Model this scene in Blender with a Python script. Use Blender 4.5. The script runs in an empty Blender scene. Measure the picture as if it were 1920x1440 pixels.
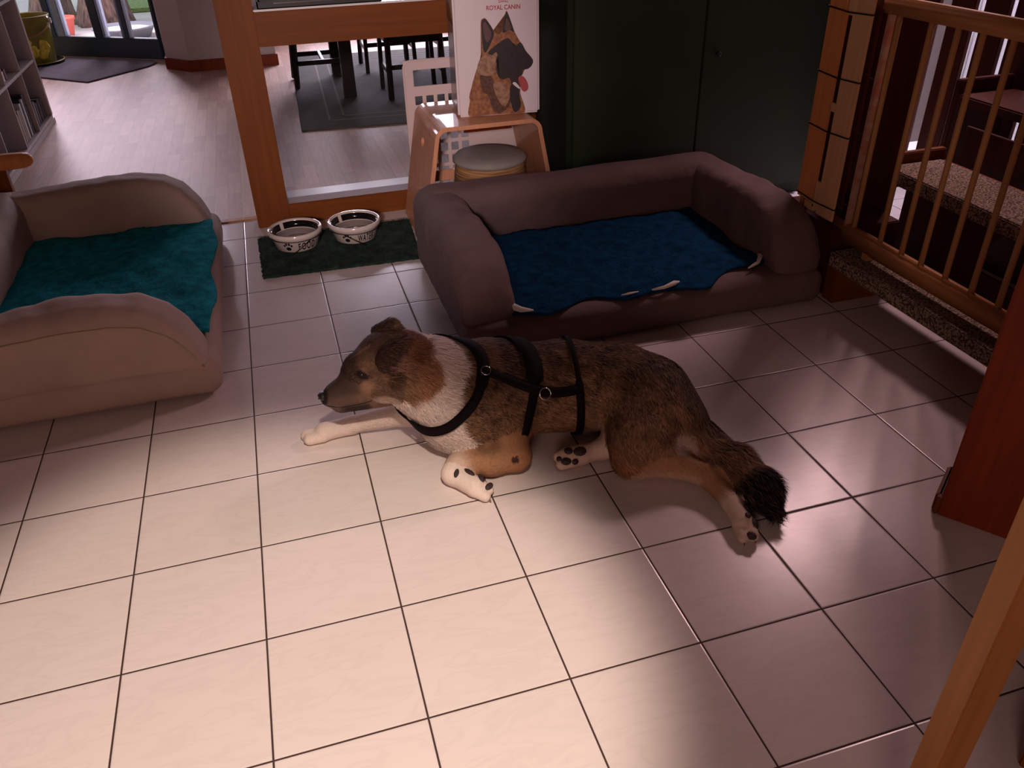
import bpy, bmesh, math, random
import numpy as np
from mathutils import Vector, Matrix
random.seed(7)
S = bpy.context.scene
C = S.collection
PI = math.pi

# ------------------------------------------------------------------ camera
cam_d = bpy.data.cameras.new('camera')
cam = bpy.data.objects.new('camera', cam_d)
C.objects.link(cam)
cam_d.sensor_width = 36.0
cam_d.lens = 36.0 * 1509.3 / 1920.0
cam_d.clip_start = 0.02
_R = Matrix(((0.95693972, -0.28930118, -0.02389963),
             (0.17620554, 0.51346703, 0.83982333),
             (-0.2306902, -0.80787155, 0.54233347)))      # world -> camera
M4 = _R.transposed().to_4x4()
M4.translation = Vector((0.20706596, -2.19882193, 1.42028261))
cam.matrix_world = M4
S.camera = cam

# ------------------------------------------------------------------ world, lights, exposure
S.view_settings.view_transform = 'Standard'
S.view_settings.look = 'None'
S.view_settings.gamma = 1.0
S.view_settings.use_curve_mapping = False
S.view_settings.exposure = 0.0
W = bpy.data.worlds.new('overcast_sky'); S.world = W
W.use_nodes = True
W.node_tree.nodes['Background'].inputs[0].default_value = (0.80, 0.90, 1.0, 1)
W.node_tree.nodes['Background'].inputs[1].default_value = 1.0

def area(name, loc, target, sx, sy, power, col):
    d = bpy.data.lights.new(name, 'AREA'); d.shape = 'RECTANGLE'
    d.size = sx; d.size_y = sy; d.energy = power; d.color = col
    o = bpy.data.objects.new(name, d); C.objects.link(o)
    o.location = loc
    o.rotation_euler = (Vector(target) - Vector(loc)).to_track_quat('-Z', 'Y').to_euler()
    return o
def spot(name, loc, target, power, col, ang, blend, rad):
    d = bpy.data.lights.new(name, 'SPOT'); d.energy = power; d.color = col
    d.spot_size = math.radians(ang); d.spot_blend = blend; d.shadow_soft_size = rad
    o = bpy.data.objects.new(name, d); C.objects.link(o)
    o.location = loc
    o.rotation_euler = (Vector(target) - Vector(loc)).to_track_quat('-Z', 'Y').to_euler()
    return o
area('daylight_garden_door', (-1.55, 7.6, 1.7), (-0.9, 4.6, 0.0), 1.5, 1.6, 170, (1.0, 0.80, 0.96))
area('daylight_dining_window', (1.7, 7.1, 1.35), (1.6, 3.0, 0.0), 2.0, 1.7, 150, (0.95, 0.82, 1.0))
area('stairwell_daylight', (3.3, 1.3, 2.5), (1.2, -0.6, 0.0), 0.5, 0.5, 44, (1.0, 0.62, 0.64))
area('radiator_fill', (3.62, 1.15, 2.35), (3.85, 0.95, 0.4), 0.4, 0.9, 26, (0.80, 0.76, 1.0)).data.spread = math.radians(70)  # added fill without a real window, brightens the radiator behind the screen gaps
spot('hall_lamp', (0.30, -2.15, 2.40), (0.02, -1.07, 0.0), 305, (1.0, 0.79, 0.65), 38, 0.5, 0.06)
spot('container_fill', (-0.4, -3.7, 1.95), (0.62, 1.5, 0.60), 560, (1.0, 0.77, 0.76), 23, 0.9, 0.15)  # added fill beam for container and partition, no actual fixture in the hall
area('hall_ambient', (-0.6, -3.7, 1.25), (0.9, 1.6, 0.85), 0.9, 0.9, 20, (1.0, 0.62, 0.52))

# ------------------------------------------------------------------ helpers
def tag(o, label=None, cat=None, group=None, kind=None):
    if label: o['label'] = label
    if cat: o['category'] = cat
    if group: o['group'] = group
    if kind: o['kind'] = kind
    return o
def empty(name, loc=(0, 0, 0), rz=0.0, label=None, cat=None, group=None, kind=None):
    o = bpy.data.objects.new(name, None); C.objects.link(o)
    o.location = loc; o.rotation_euler = (0, 0, rz); o.empty_display_size = 0.05
    return tag(o, label, cat, group, kind)
def link(name, me, mat=None, parent=None, smooth=False):
    if mat is not None and len(me.materials) == 0: me.materials.append(mat)
    if smooth: me.polygons.foreach_set('use_smooth', [True] * len(me.polygons))
    o = bpy.data.objects.new(name, me); C.objects.link(o)
    if parent: o.parent = parent
    return o
def obj(name, bm, mat, parent=None, smooth=False):
    bmesh.ops.recalc_face_normals(bm, faces=bm.faces)
    me = bpy.data.meshes.new(name); bm.to_mesh(me); bm.free()
    return link(name, me, mat, parent, smooth)
def BM(): return bmesh.new()
def box(bm, x0, x1, y0, y1, z0, z1, bev=0.0, rot=None, seg=2):
    t = bmesh.new()
    r = bmesh.ops.create_cube(t, size=1.0)
    for v in t.verts:
        v.co = Vector(((x0 + x1) / 2 + v.co.x * (x1 - x0), (y0 + y1) / 2 + v.co.y * (y1 - y0), (z0 + z1) / 2 + v.co.z * (z1 - z0)))
    if bev > 0: bmesh.ops.bevel(t, geom=t.edges[:], offset=bev, segments=seg, affect='EDGES')
    if rot is not None: bmesh.ops.transform(t, matrix=rot, verts=t.verts)
    merge(bm, t)
def merge(bm, t):
    me = bpy.data.meshes.new('t'); t.to_mesh(me); t.free()
    bm.from_mesh(me); bpy.data.meshes.remove(me)
def rotz(a, c=(0, 0, 0)):
    return Matrix.Translation(c) @ Matrix.Rotation(a, 4, 'Z') @ Matrix.Translation([-q for q in c])
def tube(bm, pts, r, n=10, closed=False, flat=None):
    """round tube along points; r may be a list; flat=(w,h) gives a strap"""
    P = [Vector(p) for p in pts]; N = len(P); rings = []
    up = Vector((0, 0, 1))
    prev = None
    for i in range(N):
        a = P[(i - 1) % N] if (closed or i > 0) else P[i]
        b = P[(i + 1) % N] if (closed or i < N - 1) else P[i]
        d = (b - a).normalized()
        if prev is None:
            s = d.cross(up)
            if s.length < 1e-3: s = d.cross(Vector((1, 0, 0)))
            s.normalize()
        else:
            s = (prev - d * prev.dot(d)).normalized()
        prev = s
        u = s.cross(d).normalized()
        rr = r[i] if isinstance(r, (list, tuple)) else r
        rings.append([bm.verts.new(P[i] + (s * math.cos(2 * PI * k / n) + u * math.sin(2 * PI * k / n)) * rr) for k in range(n)])
    for i in range(N if closed else N - 1):
        A, B = rings[i], rings[(i + 1) % N]
        for k in range(n): bm.faces.new((A[k], A[(k + 1) % n], B[(k + 1) % n], B[k]))
    if not closed:
        bm.faces.new(rings[0]); bm.faces.new(rings[-1])
def lathe(bm, prof, n=48, c=(0, 0, 0), a0=0, a1=2 * PI):
    full = abs(a1 - a0 - 2 * PI) < 1e-6
    cols = []
    for k in range(n if full else n + 1):
        a = a0 + (a1 - a0) * k / n
        cols.append([bm.verts.new((c[0] + r * math.cos(a), c[1] + r * math.sin(a), c[2] + z)) for r, z in prof])
    m = len(cols)
    for k in range(m if full else m - 1):
        A, B = cols[k], cols[(k + 1) % m]
        for i in range(len(prof) - 1):
            try: bm.faces.new((A[i], B[i], B[i + 1], A[i + 1]))
            except ValueError: pass
    bmesh.ops.remove_doubles(bm, verts=bm.verts, dist=1e-5)
def prism(bm, poly, z0, z1):
    """poly: xy list extruded in z"""
    a = [bm.verts.new((x, y, z0)) for x, y in poly]; b = [bm.verts.new((x, y, z1)) for x, y in poly]
    bm.faces.new(a); bm.faces.new(b)
    n = len(poly)
    for i in range(n): bm.faces.new((a[i], a[(i + 1) % n], b[(i + 1) % n], b[i]))
def xform(bm, M): bmesh.ops.transform(bm, matrix=M, verts=bm.verts)
def bool_cut(o, cutters):
    for k in cutters:
        md = o.modifiers.new('cut', 'BOOLEAN'); md.operation = 'DIFFERENCE'; md.solver = 'EXACT'; md.object = k
    dg = bpy.context.evaluated_depsgraph_get()
    me = bpy.data.meshes.new_from_object(o.evaluated_get(dg))
    o.modifiers.clear(); o.data = me
    for k in cutters: bpy.data.objects.remove(k)
    return o

# ------------------------------------------------------------------ materials
def mat(name, col, rough=0.6, spec=0.5, var=0.0, vscale=20, bump=0.0, bscale=60, metal=0.0, stretch=None, var2=None, sheen=0.0, coat=0.0, detail=4):
    m = bpy.data.materials.new(name); m.use_nodes = True
    nt = m.node_tree; N = nt.nodes; L = nt.links
    b = N['Principled BSDF']
    b.inputs['Base Color'].default_value = (*col, 1)
    b.inputs['Roughness'].default_value = rough
    b.inputs['Specular IOR Level'].default_value = spec
    b.inputs['Metallic'].default_value = metal
    b.inputs['Sheen Weight'].default_value = sheen
    b.inputs['Coat Weight'].default_value = coat
    tc = N.new('ShaderNodeTexCoord'); mp = N.new('ShaderNodeMapping')
    L.new(tc.outputs['Object'], mp.inputs[0])
    if stretch: mp.inputs['Scale'].default_value = stretch
    if var > 0 or var2:
        n = N.new('ShaderNodeTexNoise'); n.inputs['Scale'].default_value = vscale; n.inputs['Detail'].default_value = detail
        L.new(mp.outputs[0], n.inputs['Vector'])
        r = N.new('ShaderNodeValToRGB')
        c2 = var2 if var2 else tuple(c * (1 - var) for c in col)
        c1 = col if var2 else tuple(min(1, c * (1 + var)) for c in col)
        r.color_ramp.elements[0].position = 0.35; r.color_ramp.elements[1].position = 0.65
        r.color_ramp.elements[0].color = (*c2, 1); r.color_ramp.elements[1].color = (*c1, 1)
        L.new(n.outputs['Fac'], r.inputs[0]); L.new(r.outputs[0], b.inputs['Base Color'])
    if bump > 0:
        n2 = N.new('ShaderNodeTexNoise'); n2.inputs['Scale'].default_value = bscale; n2.inputs['Detail'].default_value = 6
        L.new(mp.outputs[0], n2.inputs['Vector'])
        bp = N.new('ShaderNodeBump'); bp.inputs['Strength'].default_value = bump; bp.inputs['Distance'].default_value = 0.01
        L.new(n2.outputs['Fac'], bp.inputs['Height']); L.new(bp.outputs[0], b.inputs['Normal'])
    return m
def wood(name, col, dark=0.75, rough=0.5, axis='Z', coat=0.0, scale=1.0):
    s = {'X': (1.2, 22, 22), 'Y': (22, 1.2, 22), 'Z': (22, 22, 1.2)}[axis]
    return mat(name, col, rough, 0.2, vscale=2.2 * scale, var2=tuple(c * dark for c in col), stretch=s, bump=0.04, bscale=3, coat=coat)

def tile_mat():
    m = bpy.data.materials.new('glazed_floor_tile'); m.use_nodes = True
    nt = m.node_tree; N = nt.nodes; L = nt.links; b = N['Principled BSDF']
    tc = N.new('ShaderNodeTexCoord'); sp = N.new('ShaderNodeSeparateXYZ'); L.new(tc.outputs['Object'], sp.inputs[0])
    def mth(op, a, v=None):
        n = N.new('ShaderNodeMath'); n.operation = op
        if hasattr(a, 'is_output') or hasattr(a, 'links'): L.new(a, n.inputs[0])
        else: n.inputs[0].default_value = a
        if v is not None:
            if hasattr(v, 'links'): L.new(v, n.inputs[1])
            else: n.inputs[1].default_value = v
        return n.outputs[0]
    ds = []; cells = []
    for ax in ('X', 'Y'):
        q = mth('DIVIDE', sp.outputs[ax], 0.3); q = mth('ADD', q, 100.0)
        fr = mth('FRACT', q); cells.append(mth('FLOOR', q))
        d = mth('MINIMUM', fr, mth('SUBTRACT', 1.0, fr)); ds.append(mth('MULTIPLY', d, 0.3))
    d = mth('MINIMUM', ds[0], ds[1])
    g = N.new('ShaderNodeMapRange'); g.inputs['From Min'].default_value = 0.0016; g.inputs['From Max'].default_value = 0.0026
    L.new(d, g.inputs['Value'])      # 0 in the joint, 1 on the tile
    # veining, a little different per tile
    cmb = N.new('ShaderNodeCombineXYZ'); L.new(cells[0], cmb.inputs[0]); L.new(cells[1], cmb.inputs[1])
    wn = N.new('ShaderNodeTexWhiteNoise'); L.new(cmb.outputs[0], wn.inputs['Vector'])
    va = N.new('ShaderNodeVectorMath'); va.operation = 'MULTIPLY_ADD'
    L.new(wn.outputs['Color'], va.inputs[0]); va.inputs[1].default_value = (9, 9, 9); L.new(tc.outputs['Object'], va.inputs[2])
    mp = N.new('ShaderNodeMapping'); mp.inputs['Rotation'].default_value = (0, 0, 0.5); mp.inputs['Scale'].default_value = (2.5, 9, 1)
    L.new(va.outputs[0], mp.inputs[0])
    nz = N.new('ShaderNodeTexNoise'); nz.inputs['Scale'].default_value = 2.2; nz.inputs['Detail'].default_value = 6; nz.inputs['Distortion'].default_value = 1.2
    L.new(mp.outputs[0], nz.inputs['Vector'])
    rp = N.new('ShaderNodeValToRGB'); e = rp.color_ramp.elements
    e[0].position = 0.44; e[0].color = (0.745, 0.665, 0.645, 1)
    e[1].position = 0.56; e[1].color = (0.75, 0.67, 0.65, 1)
    k = e.new(0.5); k.color = (0.715, 0.635, 0.615, 1)
    L.new(nz.outputs['Fac'], rp.inputs[0])
    br = N.new('ShaderNodeMixRGB'); br.blend_type = 'MULTIPLY'; br.inputs[0].default_value = 0.04
    L.new(rp.outputs[0], br.inputs[1]); L.new(wn.outputs['Value'], br.inputs[2])
    mx = N.new('ShaderNodeMixRGB'); L.new(g.outputs[0], mx.inputs[0])
    mx.inputs[1].default_value = (0.045, 0.018, 0.014, 1); L.new(br.outputs[0], mx.inputs[2])
    L.new(mx.outputs[0], b.inputs['Base Color'])
    b.inputs['Specular IOR Level'].default_value = 0.55
    rr = N.new('ShaderNodeMapRange'); rr.inputs['To Min'].default_value = 0.8; rr.inputs['To Max'].default_value = 0.24
    L.new(g.outputs[0], rr.inputs['Value']); L.new(rr.outputs[0], b.inputs['Roughness'])
    g2 = N.new('ShaderNodeMapRange'); g2.inputs['From Min'].default_value = 0.001; g2.inputs['From Max'].default_value = 0.005; L.new(d, g2.inputs['Value'])
    nb = N.new('ShaderNodeTexNoise'); nb.inputs['Scale'].default_value = 14; L.new(va.outputs[0], nb.inputs['Vector'])
    ad = N.new('ShaderNodeMath'); ad.operation = 'MULTIPLY_ADD'; L.new(nb.outputs['Fac'], ad.inputs[0]); ad.inputs[1].default_value = 0.35; L.new(g2.outputs[0], ad.inputs[2])
    bp = N.new('ShaderNodeBump'); bp.inputs['Strength'].default_value = 0.5; bp.inputs['Distance'].default_value = 0.0015
    L.new(ad.outputs[0], bp.inputs['Height']); L.new(bp.outputs[0], b.inputs['Normal'])
    return m
def parquet_mat():
    m = bpy.data.materials.new('beech_parquet'); m.use_nodes = True
    nt = m.node_tree; N = nt.nodes; L = nt.links; b = N['Principled BSDF']
    tc = N.new('ShaderNodeTexCoord'); mp = N.new('ShaderNodeMapping'); mp.inputs['Rotation'].default_value = (0, 0, PI / 2)
    L.new(tc.outputs['Object'], mp.inputs[0])
    bk = N.new('ShaderNodeTexBrick'); bk.inputs['Scale'].default_value = 1.0
    bk.inputs['Brick Width'].default_value = 0.36; bk.inputs['Row Height'].default_value = 0.068
    bk.inputs['Mortar Size'].default_value = 0.0008; bk.inputs['Bias'].default_value = 0.0
    bk.offset = 0.37
    bk.inputs['Color1'].default_value = (0.62, 0.44, 0.36, 1); bk.inputs['Color2'].default_value = (0.47, 0.31, 0.25, 1)
    bk.inputs['Mortar'].default_value = (0.36, 0.22, 0.17, 1)
    L.new(mp.outputs[0], bk.inputs['Vector'])
    mp2 = N.new('ShaderNodeMapping'); mp2.inputs['Scale'].default_value = (14, 1.2, 1); L.new(tc.outputs['Object'], mp2.inputs[0])
    nz = N.new('ShaderNodeTexNoise'); nz.inputs['Scale'].default_value = 5; nz.inputs['Detail'].default_value = 4; L.new(mp2.outputs[0], nz.inputs['Vector'])
    mx = N.new('ShaderNodeMixRGB'); mx.blend_type = 'OVERLAY'; mx.inputs[0].default_value = 0.25
    L.new(bk.outputs['Color'], mx.inputs[1]); L.new(nz.outputs['Fac'], mx.inputs[2]); L.new(mx.outputs[0], b.inputs['Base Color'])
    b.inputs['Roughness'].default_value = 0.5
    b.inputs['Specular IOR Level'].default_value = 0.35
    return m
def glass_mat():
    m = bpy.data.materials.new('window_glass'); m.use_nodes = True
    nt = m.node_tree; N = nt.nodes; L = nt.links
    for n in list(N): N.remove(n)
    out = N.new('ShaderNodeOutputMaterial'); t = N.new('ShaderNodeBsdfTransparent'); g = N.new('ShaderNodeBsdfGlossy'); g.inputs['Roughness'].default_value = 0.02
    mx = N.new('ShaderNodeMixShader'); fr = N.new('ShaderNodeFresnel'); fr.inputs[0].default_value = 1.25
    L.new(fr.outputs[0], mx.inputs[0]); L.new(t.outputs[0], mx.inputs[1]); L.new(g.outputs[0], mx.inputs[2]); L.new(mx.outputs[0], out.inputs[0])
    return m
def speckle_mat(name, c1, c2, sc=220, rough=0.95, bump=0.6):
    m = bpy.data.materials.new(name); m.use_nodes = True
    nt = m.node_tree; N = nt.nodes; L = nt.links; b = N['Principled BSDF']
    tc = N.new('ShaderNodeTexCoord'); v = N.new('ShaderNodeTexNoise'); v.inputs['Scale'].default_value = sc; v.inputs['Detail'].default_value = 2
    L.new(tc.outputs['Object'], v.inputs['Vector'])
    r = N.new('ShaderNodeValToRGB'); r.color_ramp.elements[0].position = 0.44; r.color_ramp.elements[1].position = 0.56
    r.color_ramp.elements[0].color = (*c1, 1); r.color_ramp.elements[1].color = (*c2, 1)
    L.new(v.outputs['Fac'], r.inputs[0]); L.new(r.outputs[0], b.inputs['Base Color']); b.inputs['Roughness'].default_value = rough
    bp = N.new('ShaderNodeBump'); bp.inputs['Strength'].default_value = bump; bp.inputs['Distance'].default_value = 0.004
    L.new(v.outputs['Fac'], bp.inputs['Height']); L.new(bp.outputs[0], b.inputs['Normal'])
    return m
def vcol_mat(name, rough=0.8, sheen=0.0, spec=0.3):
    m = bpy.data.materials.new(name); m.use_nodes = True
    N = m.node_tree.nodes; L = m.node_tree.links; b = N['Principled BSDF']
    a = N.new('ShaderNodeAttribute'); a.attribute_name = 'fur_color'
    L.new(a.outputs['Color'], b.inputs['Base Color']); b.inputs['Roughness'].default_value = rough
    b.inputs['Sheen Weight'].default_value = sheen; b.inputs['Specular IOR Level'].default_value = spec
    return m

M = {}
M['tile'] = tile_mat(); M['parquet'] = parquet_mat(); M['glass'] = glass_mat()
M['orange_wood'] = wood('orange_stained_pine', (0.185, 0.050, 0.007), 0.8)
M['orange_wood_x'] = wood('orange_stained_pine_rail', (0.185, 0.050, 0.007), 0.8, axis='X')
M['red_wood'] = wood('red_brown_stained_wood', (0.24, 0.036, 0.008), 0.75)
M['dark_red'] = wood('dark_red_stained_boards', (0.085, 0.018, 0.010), 0.7)
M['beech'] = wood('pale_beech', (0.50, 0.25, 0.10), 0.85, axis='Z')
M['beech_y'] = wood('pale_beech_rail', (0.50, 0.22, 0.085), 0.85, axis='Y')
M['ply'] = wood('lacquered_plywood', (0.66, 0.31, 0.17), 0.85, axis='Z', coat=0.3)
M['plank_o'] = wood('orange_plank', (0.72, 0.27, 0.09), 0.85)
M['plank_p'] = wood('pale_plank', (0.72, 0.42, 0.22), 0.85)
M['plaster'] = mat('white_plaster', (0.56, 0.50, 0.49), 0.9, var=0.03, bump=0.05)
M['dark_plaster'] = mat('painted_plaster', (0.16, 0.125, 0.11), 0.9, var=0.05, bump=0.05)
M['white'] = mat('white_lacquer', (0.72, 0.70, 0.70), 0.35)
M['shelf'] = mat('white_shelf_board', (0.50, 0.44, 0.43), 0.4)
M['blue_frame'] = mat('blue_grey_window_frame', (0.05, 0.085, 0.12), 0.4)
M['pale_blue'] = mat('pale_blue_paint', (0.40, 0.52, 0.68), 0.4)
M['black'] = mat('black_paint', (0.008, 0.007, 0.008), 0.5)
M['blackwood'] = wood('black_brown_wood', (0.018, 0.011, 0.011), 0.7, rough=0.35)
M['nylon'] = mat('black_nylon_webbing', (0.006, 0.003, 0.004), 0.8, 0.12, bump=0.3, bscale=400)
M['chrome'] = mat('chrome', (0.8, 0.8, 0.8), 0.15, metal=1.0)
M['green'] = mat('dark_green_paint', (0.022, 0.042, 0.018), 0.55, var=0.12, vscale=4)
M['green_dark'] = mat('dark_green_trim', (0.012, 0.024, 0.010), 0.55)
M['bedA'] = mat('taupe_canvas', (0.40, 0.28, 0.235), 0.85, var=0.07, vscale=6, bump=0.5, bscale=14)
M['bedB'] = mat('grey_brown_canvas', (0.14, 0.085, 0.085), 0.9, var=0.10, vscale=6, bump=0.8, bscale=14)
M['teal'] = mat('teal_fleece', (0.013, 0.24, 0.30), 1.0, 0.05, var=0.3, vscale=25, bump=0.7, bscale=120)
M['navy'] = mat('dark_teal_fleece', (0.004, 0.038, 0.095), 1.0, 0.05, var=0.3, vscale=25, bump=0.7, bscale=120)
M['fleece_white'] = mat('white_underside', (0.75, 0.68, 0.6), 0.9, bump=0.3)
M['piping'] = mat('beige_piping', (0.36, 0.26, 0.17), 0.8)
M['green_mat'] = mat('dark_green_shag', (0.012, 0.035, 0.022), 1.0, var=0.5, vscale=30, bump=1.0, bscale=140)
M['grey_mat'] = mat('grey_door_mat', (0.14, 0.12, 0.15), 0.95, var=0.15, bump=0.5, bscale=200)
M['rug'] = mat('olive_grey_rug', (0.066, 0.062, 0.055), 0.9, var=0.12, vscale=12, bump=0.4, bscale=150)
M['rug_line'] = mat('pale_rug_stripe', (0.17, 0.15, 0.14), 0.9)
M['ceramic'] = mat('cream_ceramic', (0.66, 0.57, 0.52), 0.15, coat=0.5)
M['black_glaze'] = mat('black_glaze', (0.006, 0.005, 0.006), 0.12, coat=0.5)
M['wicker'] = mat('woven_rope', (0.42, 0.22, 0.09), 0.85, var=0.35, vscale=6, stretch=(1, 1, 22), bump=1.0, bscale=8)
M['lid'] = mat('grey_cloth_lid', (0.30, 0.27, 0.25), 0.85, var=0.05, bump=0.2, bscale=200)
M['plastic'] = mat('white_plastic', (0.62, 0.50, 0.48), 0.4)
M['print_white'] = mat('printed_white_metal', (0.72, 0.64, 0.66), 0.35)
M['print_side'] = mat('mauve_side_print', (0.22, 0.16, 0.17), 0.25)
M['red_ink'] = mat('red_ink', (0.42, 0.01, 0.03), 0.4)
M['ink_tan'] = mat('tan_print', (0.34, 0.14, 0.05), 0.5, vscale=60, var2=(0.18, 0.055, 0.02))
M['ink_dark'] = mat('black_brown_print', (0.016, 0.007, 0.008), 0.5, var=0.3, vscale=60)
M['ink_brown'] = mat('brown_print', (0.13, 0.045, 0.022), 0.5, vscale=70, var2=(0.05, 0.018, 0.01))
M['ink_light'] = mat('beige_print', (0.38, 0.22, 0.13), 0.5, vscale=60, var2=(0.20, 0.09, 0.045))
M['ink_pink'] = mat('pink_print', (0.42, 0.07, 0.08), 0.4)
M['ink_ear'] = mat('ear_print', (0.10, 0.045, 0.045), 0.5)
M['carpet'] = speckle_mat('speckled_stair_carpet', (0.06, 0.036, 0.026), (0.34, 0.24, 0.17), 150)
M['olive'] = mat('olive_enamel', (0.30, 0.26, 0.04), 0.3, var=0.3, vscale=5)
M['yellow'] = mat('yellow_petals', (0.85, 0.70, 0.08), 0.7, var=0.2, vscale=40)
M['terracotta'] = mat('terracotta', (0.30, 0.15, 0.12), 0.8, var=0.1)
M['bark'] = mat('bark', (0.30, 0.20, 0.16), 0.9, vscale=6, var2=(0.10, 0.065, 0.055), stretch=(6, 6, 1), bump=1, bscale=6)
M['paving'] = mat('pale_paving', (0.55, 0.52, 0.50), 0.8, var=0.1, vscale=3)
M['grass'] = mat('grass', (0.16, 0.24, 0.07), 0.9, var=0.4, vscale=30)
M['grey_tub'] = mat('grey_tub', (0.13, 0.15, 0.17), 0.5)
M['redpot'] = mat('red_pot', (0.62, 0.12, 0.08), 0.5)
M['water'] = mat('milky_water', (0.40, 0.33, 0.31), 0.08)
M['varnish'] = wood('golden_varnished_wood', (0.42, 0.17, 0.045), 0.8)
M['pink_tape'] = mat('pink_sticker_tape', (0.45, 0.16, 0.10), 0.6, vscale=30, var2=(0.5, 0.33, 0.24))

# ------------------------------------------------------------------ implicit surfaces
def surface_nets(f, lo, hi, h, cull_floor=False):
    lo = np.array(lo, float); hi = np.array(hi, float)
    n = np.ceil((hi - lo) / h).astype(int) + 1
    ax = [lo[i] + h * np.arange(n[i]) for i in range(3)]
    D = f(ax[0][:, None, None].astype(np.float32), ax[1][None, :, None].astype(np.float32), ax[2][None, None, :].astype(np.float32))
    D = np.broadcast_to(D, tuple(n)).astype(np.float32)
    I = D < 0
    cnt = np.zeros(n - 1, np.int8); acc = np.zeros((*(n - 1), 3), np.float32)
    cs = [(a, b, c) for a in (0, 1) for b in (0, 1) for c in (0, 1)]
    def sub(A, o): return A[o[0]:o[0] + n[0] - 1, o[1]:o[1] + n[1] - 1, o[2]:o[2] + n[2] - 1]
    for i, a in enumerate(cs):
        for b in cs[i + 1:]:
            if sum(abs(a[k] - b[k]) for k in range(3)) != 1: continue
            da, db = sub(D, a), sub(D, b)
            cr = sub(I, a) != sub(I, b)
            t = np.where(cr, da / np.where(cr, da - db, 1), 0)
            cnt += cr
            for k in range(3):
                acc[..., k] += np.where(cr, a[k] + (b[k] - a[k]) * t, 0)
    on = cnt > 0
    idx = np.full(n - 1, -1, np.int64); idx[on] = np.arange(on.sum())
    cc = np.argwhere(on)
    V = (cc + acc[on] / cnt[on][:, None]) * h + lo
    F = []
    for k in range(3):
        o = [0, 0, 0]; o[k] = 1
        A = I[:n[0] - o[0], :n[1] - o[1], :n[2] - o[2]]; B = I[o[0]:, o[1]:, o[2]:]
        e = np.argwhere(A != B)
        u, v = [q for q in range(3) if q != k]
        ok = (e[:, u] > 0) & (e[:, v] > 0) & (e[:, u] < n[u] - 1) & (e[:, v] < n[v] - 1)
        e = e[ok]
        s = A[e[:, 0], e[:, 1], e[:, 2]]
        q = []
        for du, dv in ((0, 0), (1, 0), (1, 1), (0, 1)):
            c = e.copy(); c[:, u] -= du; c[:, v] -= dv
            q.append(idx[c[:, 0], c[:, 1], c[:, 2]])
        Q = np.stack(q, 1)
        flip = s if k != 1 else ~s
        Q[flip] = Q[flip][:, ::-1]
        F.append(Q)
    F = np.concatenate(F)
    return V, F
def np_mesh(name, V, F, smooth=True):
    me = bpy.data.meshes.new(name)
    k = F.shape[1]
    me.vertices.add(len(V)); me.vertices.foreach_set('co', np.asarray(V, np.float32).ravel())
    me.loops.add(F.size); me.loops.foreach_set('vertex_index', F.astype(np.int32).ravel())
    me.polygons.add(len(F))
    me.polygons.foreach_set('loop_start', np.arange(0, F.size, k, dtype=np.int32))
    me.polygons.foreach_set('loop_total', np.full(len(F), k, np.int32))
    me.update(calc_edges=True); me.validate()
    if smooth: me.polygons.foreach_set('use_smooth', np.ones(len(me.polygons), bool))
    return me
def rbox(X, Y, Z, c, s, r):
    """rounded box distance; c centre, s half sizes, r rounding"""
    qx = np.abs(X - c[0]) - s[0] + r; qy = np.abs(Y - c[1]) - s[1] + r; qz = np.abs(Z - c[2]) - s[2] + r
    o = np.sqrt(np.maximum(qx, 0) ** 2 + np.maximum(qy, 0) ** 2 + np.maximum(qz, 0) ** 2)
    return o + np.minimum(np.maximum(qx, np.maximum(qy, qz)), 0) - r
def smin(a, b, k):
    h = np.clip(0.5 + 0.5 * (b - a) / k, 0, 1)
    return b * (1 - h) + a * h - k * h * (1 - h)
def wav(X, Y, Z, s, seed=0):
    """cheap smooth cloth wrinkles"""
    return (np.sin(X * s + seed + 1.7 * np.sin(Y * s * 0.7 + seed)) * np.sin(Y * s * 1.1 + 2 * seed + np.sin(Z * s)) * np.sin(Z * s * 0.9 + seed * 3 + X * s * .4))
def sdf_obj(name, f, lo, hi, h, m, parent=None):
    V, F = surface_nets(f, lo, hi, h)
    return link(name, np_mesh(name, V, F), m, parent)
# ================================================================== SETTING
def st(name, bm, m, parent=None, label=None):
    o = obj(name, bm, m, parent)
    o['kind'] = 'structure'
    if label: o['label'] = label
    return o
b = BM(); box(b, -2.5, 4.7, -3.8, 1.735, -0.05, 0.0); st('floor', b, M['tile'], label='pale glazed square floor tiles with dark brown joints')
b = BM(); box(b, -2.5, 4.7, 1.765, 7.15, -0.05, 0.0)
prism(b, [(-2.5, 7.15), (4.7, 7.15), (4.7, 7.2), (-2.5, 7.2)], -0.05, 0.0)
st('floor_dining', b, M['parquet'], label='light wooden strip parquet beyond the doorway')
b = BM(); box(b, -2.5, 4.7, 1.730, 1.770, -0.04, 0.006, 0.002); st('trim_1', b, M['beech_y'], label='brown wooden threshold strip between tiles and parquet')
b = BM(); box(b, -2.6, 4.8, -3.9, 7.3, 2.6, 2.7); st('ceiling', b, M['dark_plaster'])
b = BM(); box(b, -2.6, -2.5, -3.9, 7.3, 0, 2.6); st('wall_left', b, M['dark_plaster'])
b = BM(); box(b, 4.7, 4.8, -3.9, 7.3, 0, 2.6); st('wall_right', b, M['dark_plaster'])
b = BM(); box(b, -2.5, 4.7, -3.9, -3.8, 0, 2.6); st('wall_front', b, M['dark_plaster'])
b = BM(); box(b, 1.50, 4.7, 1.66, 1.76, 0, 2.6); st('wall_back', b, M['dark_plaster'])
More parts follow.
